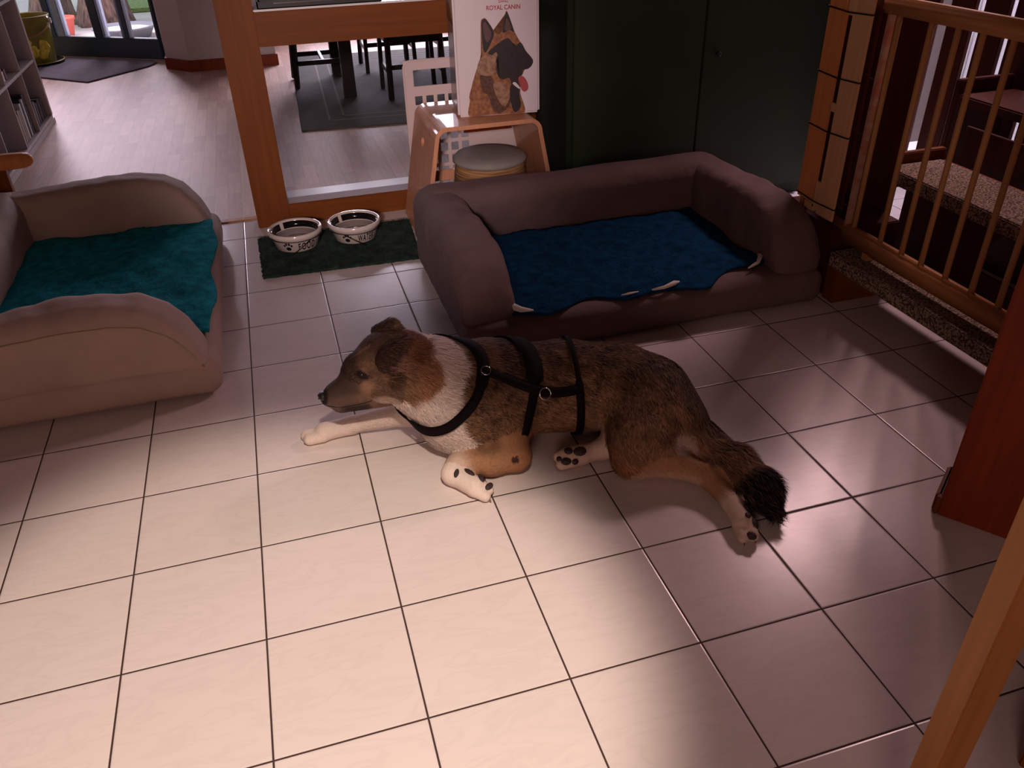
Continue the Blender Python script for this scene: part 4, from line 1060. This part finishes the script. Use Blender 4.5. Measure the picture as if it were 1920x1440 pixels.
def d_ell(X, Y, Z, c, R3, s):
    """ellipsoid: centre c, rows of R3 = local axes, s = half sizes"""
    dx, dy, dz = X - c[0], Y - c[1], Z - c[2]
    q = [R3[i][0] * dx + R3[i][1] * dy + R3[i][2] * dz for i in range(3)]
    k0 = np.sqrt(sum((q[i] / s[i]) ** 2 for i in range(3)) + 1e-12)
    k1 = np.sqrt(sum((q[i] / s[i] ** 2) ** 2 for i in range(3)) + 1e-12)
    return k0 * (k0 - 1) / k1
def frame(a, n):
    """axes: a long axis, n thin axis"""
    a = np.array(a, float); a /= np.linalg.norm(a)
    n = np.array(n, float); n -= a * (n @ a); n /= np.linalg.norm(n)
    return [a, np.cross(n, a), n]
EARS = [ # centre, long axis, thin axis, half sizes
 ((.445,-.300,.322), (-.25,-.35,.60), (.50,-.80,.15), (.036,.034,.012)),     # near ear, standing part
 ((.405,-.325,.318), (-.60,-.15,-.60), (-.35,-.80,.35), (.047,.035,.013)),   # near ear, folded flap
 ((.440,-.205,.328), (-.30,.40,.45), (.5,.5,.3), (.038,.036,.016)),          # far ear
 ((.412,-.192,.341), (-.80,.25,-.30), (-.3,.45,.6), (.040,.030,.014)),
]
def dog_sdf(X, Y, Z, only=None):
    X, Y, Z = np.broadcast_arrays(X, Y, Z)
    D = np.full(X.shape, 1.0, np.float32)
    groups = {}
    def apply(fn, lo, hi, k):
        m = 0.03 + k
        if X.ndim == 3:
            ax = X[:, 0, 0]; ay = Y[0, :, 0]; az = Z[0, 0, :]
            i0, i1 = np.searchsorted(ax, lo[0] - m), np.searchsorted(ax, hi[0] + m)
            j0, j1 = np.searchsorted(ay, lo[1] - m), np.searchsorted(ay, hi[1] + m)
            k0, k1 = np.searchsorted(az, lo[2] - m), np.searchsorted(az, hi[2] + m)
            if i1 <= i0 or j1 <= j0 or k1 <= k0: return
            sl = (slice(i0, i1), slice(j0, j1), slice(k0, k1))
        else: sl = Ellipsis
        D[sl] = d_smin(fn(X[sl], Y[sl], Z[sl]), D[sl], k)
    for nm, a, b, ra, rb, k in DP:
        if only and nm not in only: continue
        r = max(ra, rb); lo = [min(a[i], b[i]) - r for i in range(3)]; hi = [max(a[i], b[i]) + r for i in range(3)]
        apply(lambda x, y, z: d_cone(x, y, z, a, b, ra, rb), lo, hi, k)
    for c, la, ta, s in ([] if only else EARS):
        R3 = frame(la, ta); r = max(s)
        apply(lambda x, y, z: d_ell(x, y, z, c, R3, s), [q - r for q in c], [q + r for q in c], 0.014)
    # the floor flattens what lies on it
    D = np.maximum(D, 0.001 - Z)
    return D

def dog_region(P):
    """per point: index of the nearest primitive and smooth flow direction"""
    n = len(P); best = np.full(n, 9.0); bi = np.zeros(n, int); flow = np.zeros((n, 3)); wsum = np.zeros(n)
    for i, (nm, a, b, ra, rb, k) in enumerate(DP):
        d = d_cone(P[:, 0], P[:, 1], P[:, 2], a, b, ra, rb)
        m = d < best; best = np.where(m, d, best); bi = np.where(m, i, bi)
        v = np.array(b) - np.array(a); v = v / np.linalg.norm(v)
        if nm in ('neck', 'muzzle', 'jaw', 'head'): v = -v
        if nm == 'body': v = v + np.array([0, -0.1, -0.35])
        if nm == 'neck': v = v + np.array([0, -0.05, -0.45])
        if nm == 'thigh': v = v + np.array([0.35, -0.2, -0.1])
        w = np.exp(-np.clip(d, -.05, .3) / 0.018)
        flow += v[None] * w[:, None]; wsum += w
    flow /= wsum[:, None]
    return bi, flow, best
def nse(P, s, seed=0.0):
    x, y, z = P[:, 0] * s + seed, P[:, 1] * s + seed * 1.3, P[:, 2] * s - seed
    return (np.sin(x + 1.3 * np.sin(y * 1.1 + z)) * np.sin(y * 1.2 + 1.1 * np.sin(z * .9 + x)) + 0.5 * np.sin(2.1 * x + y * 1.7) * np.sin(2.3 * z + 1.9 * y + x)) / 1.5
def ss(a, b, x): 
    t_ = np.clip((x - a) / (b - a), 0, 1); return t_ * t_ * (3 - 2 * t_)
def mixc(c, d, w): return c * (1 - w[:, None]) + np.array(d)[None] * w[:, None]
WHITE = (.80, .67, .60); CREAM = (.66, .50, .40); TAN = (.42, .22, .115); RUST = (.36, .14, .055); BROWN = (.19, .10, .055); SABLE = (.085, .045, .028); BLACKF = (.014, .008, .008); GREYB = (.20, .135, .10)
def dog_color(P):
    bi, fl, dd = dog_region(P)
    names = np.array([d[0] for d in DP])[bi]
    x, y, z = P[:, 0], P[:, 1], P[:, 2]
    n1 = nse(P, 34, 1); n2 = nse(P, 90, 2); n3 = nse(P, 16, 3)
    c = np.tile(np.array(BROWN), (len(P), 1))
    isb = np.isin(names, ['body', 'shoulder', 'thigh', 'tail', 'chest'])
    # flank: dark saddle above, tan below, streaked along the lie of the coat
    hgt = z + 0.02 * n3 + 0.012 * n1
    c = mixc(c, TAN, isb * (1 - ss(.05, .19, hgt)) * .9)
    c = mixc(c, (.30, .165, .09), isb * ss(.10, .2, hgt) * (1 - ss(.2, .27, hgt)) * .6)
    c = mixc(c, SABLE, isb * ss(.17, .27, hgt) * (.62 + .3 * n1))
    fn = fl / (np.linalg.norm(fl, axis=1, keepdims=True) + 1e-9)
    Ps = P - fn * (P * fn).sum(1, keepdims=True) * .88
    st_ = .45 * nse(Ps, 110, 3) + .6 * nse(Ps, 260, 5) + .30 * nse(P, 45, 8)
    up = ss(.06, .2, hgt)
    c = mixc(c, (.035, .017, .011), isb * ss(.0, .5, st_) * (.42 + .48 * up))
    c = mixc(c, (.55, .31, .17), isb * ss(.05, .6, -st_) * (.55 - .12 * up))
    sd = np.sqrt(((x - .735) / .055) ** 2 + ((y + .33) / .14) ** 2 + ((z - .27) / .06) ** 2) + .25 * n1
    c = mixc(c, (.035, .018, .013), isb * (1 - ss(.6, 1.2, sd)) * .75)
    # dark rump stripe down to the tail
    dr = np.sqrt(((x - 1.20) / .07) ** 2 + ((y + .58) / .12) ** 2)
    c = mixc(c, SABLE, isb * (1 - ss(.5, 1.3, dr)) * (z > .04) * .75)
    # thigh rust and light skin below
    th = np.isin(names, ['thigh', 'shank'])
    c = mixc(c, RUST, th * (1 - ss(.06, .12, z)) * .6)
    c = mixc(c, TAN, (names == 'shank') * .9)
    c = mixc(c, CREAM, (names == 'shank') * (1 - ss(.03, .065, z)) * .6)
    c = mixc(c, CREAM, np.isin(names, ['hock', 'pawh', 'hock_far', 'pawh_far']) * ss(-.80, -.86, y) * 1.0 + np.isin(names, ['hock_far', 'pawh_far']) * .0)
    c = mixc(c, TAN, (names == 'hock') * (1 - ss(-.80, -.86, y)) * .9)
    c = mixc(c, CREAM, np.isin(names, ['pawh', 'hock_far', 'pawh_far']) * .95)
    # forelegs
    c = mixc(c, TAN, (names == 'foreleg') * .95)
    c = mixc(c, RUST, (names == 'foreleg') * ss(.62, .70, x) * .35)
    c = mixc(c, CREAM, (names == 'foreleg') * (1 - ss(.535, .58, x)) * .9)
    c = mixc(c, WHITE, np.isin(names, ['pawf', 'pawf_far', 'foreleg_far']) * .95)
    c = mixc(c, (.06, .02, .015), 1.0 * (np.sqrt((x - .6825) ** 2 + (y + .549) ** 2 + (z - .068) ** 2) < .011))
    c = mixc(c, (.09, .035, .02), (1 - ss(.0, .03, np.abs(np.sqrt((x - .62) ** 2 + (y + .50) ** 2 + (z - .10) ** 2) - .02))) * .5 * (z > .07))
    # tail
    tl = names == 'tail'
    c = mixc(c, (.16, .085, .05), tl * (1 - ss(.07, .10, z)) * .9)
    c = mixc(c, SABLE, tl * ss(.5, 1., n1 + .6) * .5)
    c = mixc(c, BLACKF, tl * ss(-.79, -.83, y + .012 * n1))
    # white collar, chest and the brown ruff
    xb = np.interp(z, [0.0, .09, .13, .19, .24, .28, .40], [.615, .605, .560, .548, .575, .598, .605]) + .010 * n1
    nk = (x < xb + .01) & np.isin(names, ['neck', 'chest', 'body', 'head', 'jaw', 'shoulder'])
    wb = (1 - ss(-.008, .008, x - xb)) * nk
    c = mixc(c, WHITE, wb)
    dru = np.sqrt(((x - .455) / .078) ** 2 + ((y + .345) / .09) ** 2 + ((z - .262) / .062) ** 2) + .10 * n1
    c = mixc(c, (.40, .19, .10), (1 - ss(.85, 1.05, dru)) * (y < -.25))
    dru2 = np.sqrt(((x - .455) / .065) ** 2 + ((y + .30) / .07) ** 2 + ((z - .335) / .05) ** 2) + .10 * n1
    c = mixc(c, (.20, .075, .035), (1 - ss(.8, 1.1, dru2)))
    c = mixc(c, (.30, .16, .09), (1 - ss(.44, .47, x)) * (x < .47) * (z > .20) * (y < -.2) * np.isin(names, ['neck', 'head', 'body', 'chest']))
    # head
    hd = np.isin(names, ['head', 'muzzle', 'jaw']) & (x < .455)
    c = mixc(c, (.20, .115, .075), hd * (1 - ss(.43, .46, x)))
    c = mixc(c, (.09, .05, .035), hd * ss(.315, .34, z + .006 * n1) * .7)
    c = mixc(c, (.34, .20, .12), hd * (1 - ss(.6, 1.1, np.sqrt(((x - .335) / .035) ** 2 + ((y + .30) / .04) ** 2 + ((z - .232) / .025) ** 2))) * .8)
    c = mixc(c, (.36, .21, .11), hd * (1 - ss(.6, 1.1, np.sqrt(((x - .338) / .02) ** 2 + ((y + .298) / .025) ** 2 + ((z - .292) / .012) ** 2))) * .7)
    fh = .5 * nse(P, 150, 4) + .5 * nse(P, 90, 9)
    c = mixc(c, (.06, .035, .025), hd * ss(.1, .8, fh) * .45 * (x > .27))
    c = mixc(c, CREAM, hd * (1 - ss(.6, 1.1, np.sqrt(((x - .385) / .045) ** 2 + ((y + .33) / .05) ** 2 + ((z - .188) / .024) ** 2) + .2 * n1)) * .8)
    c = mixc(c, (.105, .066, .052), hd * (1 - ss(.27, .335, x)) * .9)
    c = mixc(c, (.05, .03, .025), hd * (1 - ss(.30, .33, x)) * ss(.0, .35, (z - .19) / .06 - (x - .22) * 2.2) * .7)
    c = mixc(c, (.030, .018, .017), hd * (1 - ss(.160, .180, z + .004 * n2)) * ss(.245, .275, x) * (1 - ss(.325, .345, x)) * .95)
    c = mixc(c, (.22, .15, .12), hd * (1 - ss(.225, .27, x)) * (1 - ss(.175, .185, z)) * .6)
    # forehead furrow
    c = mixc(c, (.42, .27, .18), hd * (1 - ss(.0, .004, np.abs(y + .268 + (x - .33) * .25))) * ss(.295, .305, z) * (x < .36) * .8)
    de = np.sqrt(((x - .402) / .030) ** 2 + ((y + .345) / .035) ** 2 + ((z - .262) / .035) ** 2) + .15 * n1
    c = mixc(c, (.07, .035, .024), (1 - ss(.6, 1.1, de)) * (y < -.28) * .85)
    # eye rims
    for ey in (-.3035, -.2085):
        de = np.sqrt(((x - .326) / .020) ** 2 + ((y - ey) / .022) ** 2 + ((z - .267 - (x - .326) * -.30) / .012) ** 2)
        c = mixc(c, (.018, .010, .010), (1 - ss(.8, 1.15, de)))
    # nose leather
    dn = np.sqrt((x - .212) ** 2 + (y + .266) ** 2 + (z - .196) ** 2)
    c = mixc(c, BLACKF, 1 - ss(.024, .030, dn))
    # ears
    for i, (ec, la, ta, s) in enumerate(EARS):
        R3 = frame(la, ta)
        d = d_ell(x, y, z, ec, R3, s)
        col = ((.13, .05, .028), (.055, .026, .018), (.17, .09, .05), (.045, .02, .014))[i]
        c = mixc(c, col, 1 - ss(.001, .006, d))
        if i == 1:
            q = P - np.array(ec); v = q @ R3[1]
            c = mixc(c, (.36, .19, .14), (1 - ss(.001, .006, d)) * ss(.016, .026, v) * .9)
    # pale flank patch and belly
    c = mixc(c, (.50, .37, .31), 1 - ss(.6, 1.15, np.sqrt(((x - 1.114) / .035) ** 2 + ((y + .67) / .05) ** 2 + ((z - .108) / .035) ** 2) + .1 * n1))
    c = mixc(c, (.45, .33, .28), (1 - ss(.5, 1.2, np.sqrt(((x - .955) / .05) ** 2 + ((y + .50) / .06) ** 2 + ((z - .05) / .05) ** 2))) * .8)
    return np.clip(c, 0, 1), names, fl

dog = empty('dog', (0.80, -0.40, 0.0), label='tan and white shepherd mix lying on the tiles in a black harness, looking left', cat='dog')
OFF = np.array([0.80, -0.40, 0.0])
V, F = surface_nets(lambda X, Y, Z: dog_sdf(X, Y, Z), (0.12, -1.01, -0.012), (1.33, -0.11, 0.42), 0.0048)
def grad(P, e=0.0015, only=None):
    return np.stack([dog_sdf(*(P + np.eye(3)[k] * e).T, only=only) - dog_sdf(*(P - np.eye(3)[k] * e).T, only=only) for k in range(3)], 1)
cV, nmV, flV = dog_color(V)
g = grad(V); nV = g / (np.linalg.norm(g, axis=1, keepdims=True) + 1e-9)
me = np_mesh('dog_body', V - OFF, F)
def set_col(me, c):
    a = me.color_attributes.new('fur_color', 'FLOAT_COLOR', 'POINT')
    a.data.foreach_set('color', np.concatenate([c, np.ones((len(c), 1))], 1).astype(np.float32).ravel())
set_col(me, cV)
M['fur'] = vcol_mat('fur', 0.75, 0.0, 0.25)
link('body', me, M['fur'], dog)
# fur strands
rng = np.random.default_rng(11)
T1 = V[F[:, 0]], V[F[:, 1]], V[F[:, 2]], V[F[:, 3]]
A = 0.5 * (np.linalg.norm(np.cross(T1[1] - T1[0], T1[2] - T1[0]), axis=1) + np.linalg.norm(np.cross(T1[2] - T1[0], T1[3] - T1[0]), axis=1))
NH = 190000
fi = rng.choice(len(F), NH, p=A / A.sum())
u, v = rng.random(NH)[:, None], rng.random(NH)[:, None]
Pr = (T1[0][fi] * (1 - u) + T1[1][fi] * u) * (1 - v) + (T1[3][fi] * (1 - u) + T1[2][fi] * u) * v
N = (nV[F[fi, 0]] + nV[F[fi, 2]]); N /= np.linalg.norm(N, axis=1, keepdims=True) + 1e-9
cR, nmR, flR = dog_color(Pr)
LEN = {'body': .022, 'chest': .022, 'neck': .026, 'head': .011, 'muzzle': .005, 'jaw': .007, 'foreleg': .007, 'foreleg_far': .007, 'pawf': .005, 'pawf_far': .005, 'shoulder': .016, 'thigh': .018, 'shank': .008, 'hock': .006, 'pawh': .005, 'pawh_far': .005, 'hock_far': .006, 'tail': .036}
Lh = np.array([LEN[q] for q in nmR]) * rng.uniform(.6, 1.25, NH)
Lh = np.where((nmR == 'head') & (Pr[:, 0] > .40), .016, Lh)
keep = (Pr[:, 2] > .006) & ~((N[:, 2] < -.6) & (Pr[:, 2] < .04))
keep &= np.sqrt(((Pr[:, 0] - .212) ** 2 + (Pr[:, 1] + .266) ** 2 + (Pr[:, 2] - .196) ** 2)) > .026
for ey in (-.3035, -.2085): keep &= np.sqrt(((Pr[:, 0] - .326) ** 2 + (Pr[:, 1] - ey) ** 2 + (Pr[:, 2] - .267) ** 2)) > .015
Pr, N, cR, nmR, flR, Lh = Pr[keep], N[keep], cR[keep], nmR[keep], flR[keep], Lh[keep]; NH = len(Pr)
jit = rng.normal(0, .22, (NH, 3)) * np.where(nmR == 'tail', .6, 1.0)[:, None]
cl = np.stack([nse(Pr, 55, 5), nse(Pr, 60, 6), nse(Pr, 65, 7)], 1) * .35
T = flR + jit + cl; T -= N * (T * N).sum(1, keepdims=True); T /= np.linalg.norm(T, axis=1, keepdims=True) + 1e-9
lift = np.where(nmR == 'tail', .42, .20)[:, None]
W_ = np.cross(N, T); W_ /= np.linalg.norm(W_, axis=1, keepdims=True) + 1e-9
w0 = np.minimum(.0006 + .03 * Lh, .0012)[:, None] * rng.uniform(.6, 1.2, (NH, 1))
p0 = Pr - N * .001
p1 = p0 + (T + N * (lift + .25)) * Lh[:, None] * .5
p2 = p1 + (T + N * (lift - .25)) * Lh[:, None] * .55
Vh = np.stack([p0 - W_ * w0, p0 + W_ * w0, p1 + W_ * w0 * .7, p1 - W_ * w0 * .7, p2], 1)
Vh[..., 2] = np.maximum(Vh[..., 2], .0015)
k = np.arange(NH)[:, None] * 5
Fq = np.concatenate([k + np.array([[0, 1, 2]]), k + np.array([[0, 2, 3]]), k + np.array([[3, 2, 4]])])
var = rng.uniform(.6, 1.4, (NH, 1)); furry = np.isin(nmR, ['body', 'thigh', 'shoulder', 'tail', 'neck', 'head', 'chest'])[:, None]
bright = cR.mean(1, keepdims=True)
c0 = cR * (.85 + .15 * var); c2 = np.clip(cR * var, 0, 1)
darktip = (rng.random((NH, 1)) < .30) & furry & (bright < .30)
lighttip = (rng.random((NH, 1)) < .22) & furry & (bright < .22)
c2 = np.where(darktip, c2 * .35, c2); c2 = np.where(lighttip & ~darktip, c2 * .4 + np.array([.36, .22, .13]) * .6, c2)
Ch = np.stack([c0, c0, (c0 + c2) / 2, (c0 + c2) / 2, c2], 1).reshape(-1, 3)
me = np_mesh('dog_fur', Vh.reshape(-1, 3) - OFF, Fq, False)
set_col(me, np.clip(Ch, 0, 1))
tag(link('fur', me, M['fur'], dog), kind='stuff')
def blob(name, c, s, m, parent, axes=None, sub=3):
    bm = bmesh.new(); bmesh.ops.create_icosphere(bm, subdivisions=sub, radius=1.0)
    R3 = np.array(axes) if axes is not None else np.eye(3)
    for v in bm.verts:
        q = np.array(v.co) * np.array(s); v.co = Vector(tuple(np.array(c) + q @ R3 - OFF))
    return obj(name, bm, m, parent, True)
M['nose'] = mat('black_nose_leather', (.010, .007, .008), .35, bump=.3, bscale=300)
M['eye'] = mat('dark_eye', (.012, .006, .005), .06, coat=1.0)
M['pad'] = mat('dark_paw_pad', (.035, .018, .020), .6, bump=.4, bscale=200)
M['claw'] = mat('claw', (.16, .11, .08), .4)
no = blob('nose', (.2135, -.2655, .1985), (.0125, .0175, .0125), M['nose'], dog)
for sy in (-1, 1): blob('nostril', (.2035, -.2655 + sy * .0085, .1965), (.0035, .0035, .0028), M['black'], no, sub=2)
for ey in (-.2985, -.2135): blob('eye', (.3270, ey, .2665), (.0120, .0115, .0098), M['eye'], dog)
# mouth line
TORSO = ('body', 'chest', 'neck', 'shoulder')
def snap(p, off=0.0, only=None):
    q = np.array(p, float)[None]
    for _ in range(12):
        d = dog_sdf(*q.T, only=only); gg = grad(q, only=only); gg /= np.linalg.norm(gg) + 1e-9
        q = q - gg * (d - off)[:, None]
    return q[0]
b = BM(); tube(b, [tuple(snap(p, .001) - OFF) for p in ((.222, -.285, .176), (.24, -.297, .172), (.262, -.303, .168), (.29, -.308, .168), (.318, -.312, .174), (.34, -.316, .182))], [.0008, .0016, .0018, .0018, .0015, .0006], 6)
obj('mouth', b, M['nose'], dog, True)
def pads(spots, nm='paw_pad'):
    for c, s in spots:
        q = snap(c, .001); gg = grad(q[None])[0]; gg /= np.linalg.norm(gg)
        a = np.cross(gg, (0, 0, 1)); a /= np.linalg.norm(a) + 1e-9; b2 = np.cross(gg, a)
        blob(nm, q, (s[0], s[1], .006), M['pad'], dog, [a, b2, gg], 2)
pads([((.520, -.540, .055), (.007, .013)), ((.553, -.548, .056), (.020, .009)), ((.574, -.574, .045), (.016, .009)), ((.592, -.595, .030), (.015, .009))])
pads([((.866, -.552, .050), (.019, .014)), ((.836, -.545, .056), (.014, .011)), ((.822, -.566, .040), (.015, .011)), ((.846, -.570, .036), (.010, .009)), ((.808, -.55, .036), (.008, .008))])
pads([((1.188, -.895, .044), (.016, .016)), ((1.184, -.940, .036), (.016, .013)), ((1.158, -.968, .026), (.013, .010)), ((1.168, -.925, .052), (.009, .008))])
for base, tip in (((.150, -.205, .020), (.137, -.208, .010)), ((.143, -.181, .020), (.131, -.180, .010)), ((.583, -.617, .016), (.590, -.626, .008)), ((1.138, -.967, .016), (1.134, -.978, .008)), ((1.164, -.970, .018), (1.164, -.981, .010))):
    b = BM(); tube(b, [tuple(np.array(base) - OFF), tuple(np.array(tip) - OFF)], [.0042, .0012], 6); obj('claw', b, M['claw'], dog, True)

# harness
hn = empty('harness', (0, 0, 0), label='black nylon webbing harness with a silver ring'); hn.parent = dog
def ribbon(name, pts, widths, closed=False, off=.011, parent=None, th=.0018):
    P = np.array([snap(p, off, TORSO) for p in pts]); n = len(P)
    for _ in range(2):
        Q = P.copy()
        for i in range(n):
            if closed or 0 < i < n - 1: Q[i] = .5 * P[i] + .25 * (P[(i - 1) % n] + P[(i + 1) % n])
        P = Q
    P[:, 2] = np.maximum(P[:, 2], .004)
    bm = BM(); rings = []
    for i in range(n):
        a = P[(i - 1) % n] if (closed or i > 0) else P[i]; b = P[(i + 1) % n] if (closed or i < n - 1) else P[i]
        t_ = (b - a) / (np.linalg.norm(b - a) + 1e-9)
        gg = grad(P[i][None], .012, TORSO)[0]; gg -= t_ * (gg @ t_); gg /= np.linalg.norm(gg) + 1e-9
        s = np.cross(t_, gg); w = widths[i] / 2 if hasattr(widths, '__len__') else widths / 2
        q = P[i] - OFF
        rings.append([bm.verts.new(tuple(q + s * w * su + gg * th * sn)) for su, sn in ((-1, -1), (1, -1), (1, 1), (-1, 1))])
    for i in range(n if closed else n - 1):
        A_, B_ = rings[i], rings[(i + 1) % n]
        for j in range(4): bm.faces.new((A_[j], A_[(j + 1) % 4], B_[(j + 1) % 4], B_[j]))
    if not closed: bm.faces.new(rings[0]); bm.faces.new(rings[-1])
    return obj(name, bm, M['nylon'], parent or hn, True)
def loop(A_, B_, C_, n=64, inner=None):
    """closed curve where the plane through three points cuts the torso"""
    A_, B_, C_ = map(np.array, (A_, B_, C_))
    nn = np.cross(B_ - A_, C_ - A_); nn /= np.linalg.norm(nn)
    cen = np.array(inner, float); cen = cen - nn * (nn @ (cen - A_))
    e1 = np.array([0, 0, 1.0]); e1 -= nn * (nn @ e1); e1 /= np.linalg.norm(e1); e2 = np.cross(nn, e1)
    out = []
    for k in range(n):
        a = 2 * PI * k / n; d = e1 * math.cos(a) + e2 * math.sin(a); t_ = 0.03
        for _ in range(60):
            s = float(dog_sdf(*(cen + d * t_)[:, None], only=TORSO)[0])
            if s > 0: break
            t_ += max(.002, -s * .5)
        out.append(cen + d * t_)
    return out
L1 = loop((.6398, -.3345, .2946), (.6365, -.4087, .2614), (.4815, -.415, .1222), inner=(.60, -.33, .17))
ribbon('chest_strap', L1, [.034 if p[2] > .24 else .027 for p in L1], True)
L2 = loop((.7728, -.4307, .2205), (.7319, -.4822, .121), (.775, -.30, .275), inner=(.775, -.33, .135))
ribbon('girth_strap', L2, [.050 if p[2] > .225 else .026 for p in L2], True)
L3 = loop((.8985, -.45, .206), (.8983, -.4699, .0962), (.915, -.33, .262), inner=(.90, -.34, .13))
ribbon('loin_strap', L3, [.014 if p[2] > .21 else .022 for p in L3], True)
hp = [(.6434, -.4008, .2672), (.67, -.415, .256), (.6981, -.4271, .2427), (.735, -.435, .222), (.7692, -.4412, .2051), (.80, -.444, .194), (.8363, -.4493, .187), (.865, -.453, .189), (.8931, -.4567, .1936)]
ribbon('side_strap', hp, .025, False, off=.0135)
for c, r in (((.7963, -.4431, .1935), .016), ((.6455, -.4039, .2653), .013)):
    q = snap(c, .018); gg = grad(q[None], .01)[0]; gg /= np.linalg.norm(gg); a = np.cross(gg, (0, 0, 1)); a /= np.linalg.norm(a); b2 = np.cross(gg, a)
    b = BM(); tube(b, [tuple(q - OFF + (a * math.cos(2 * PI * k / 24) + b2 * math.sin(2 * PI * k / 24)) * r) for k in range(24)], .0018 if r > .015 else .0012, 6, closed=True); obj('ring', b, M['chrome'], hn, True)
q = snap((.565, -.445, .198), .015); gg = grad(q[None], .01)[0]; gg /= np.linalg.norm(gg)
bpy.context.view_layer.update()
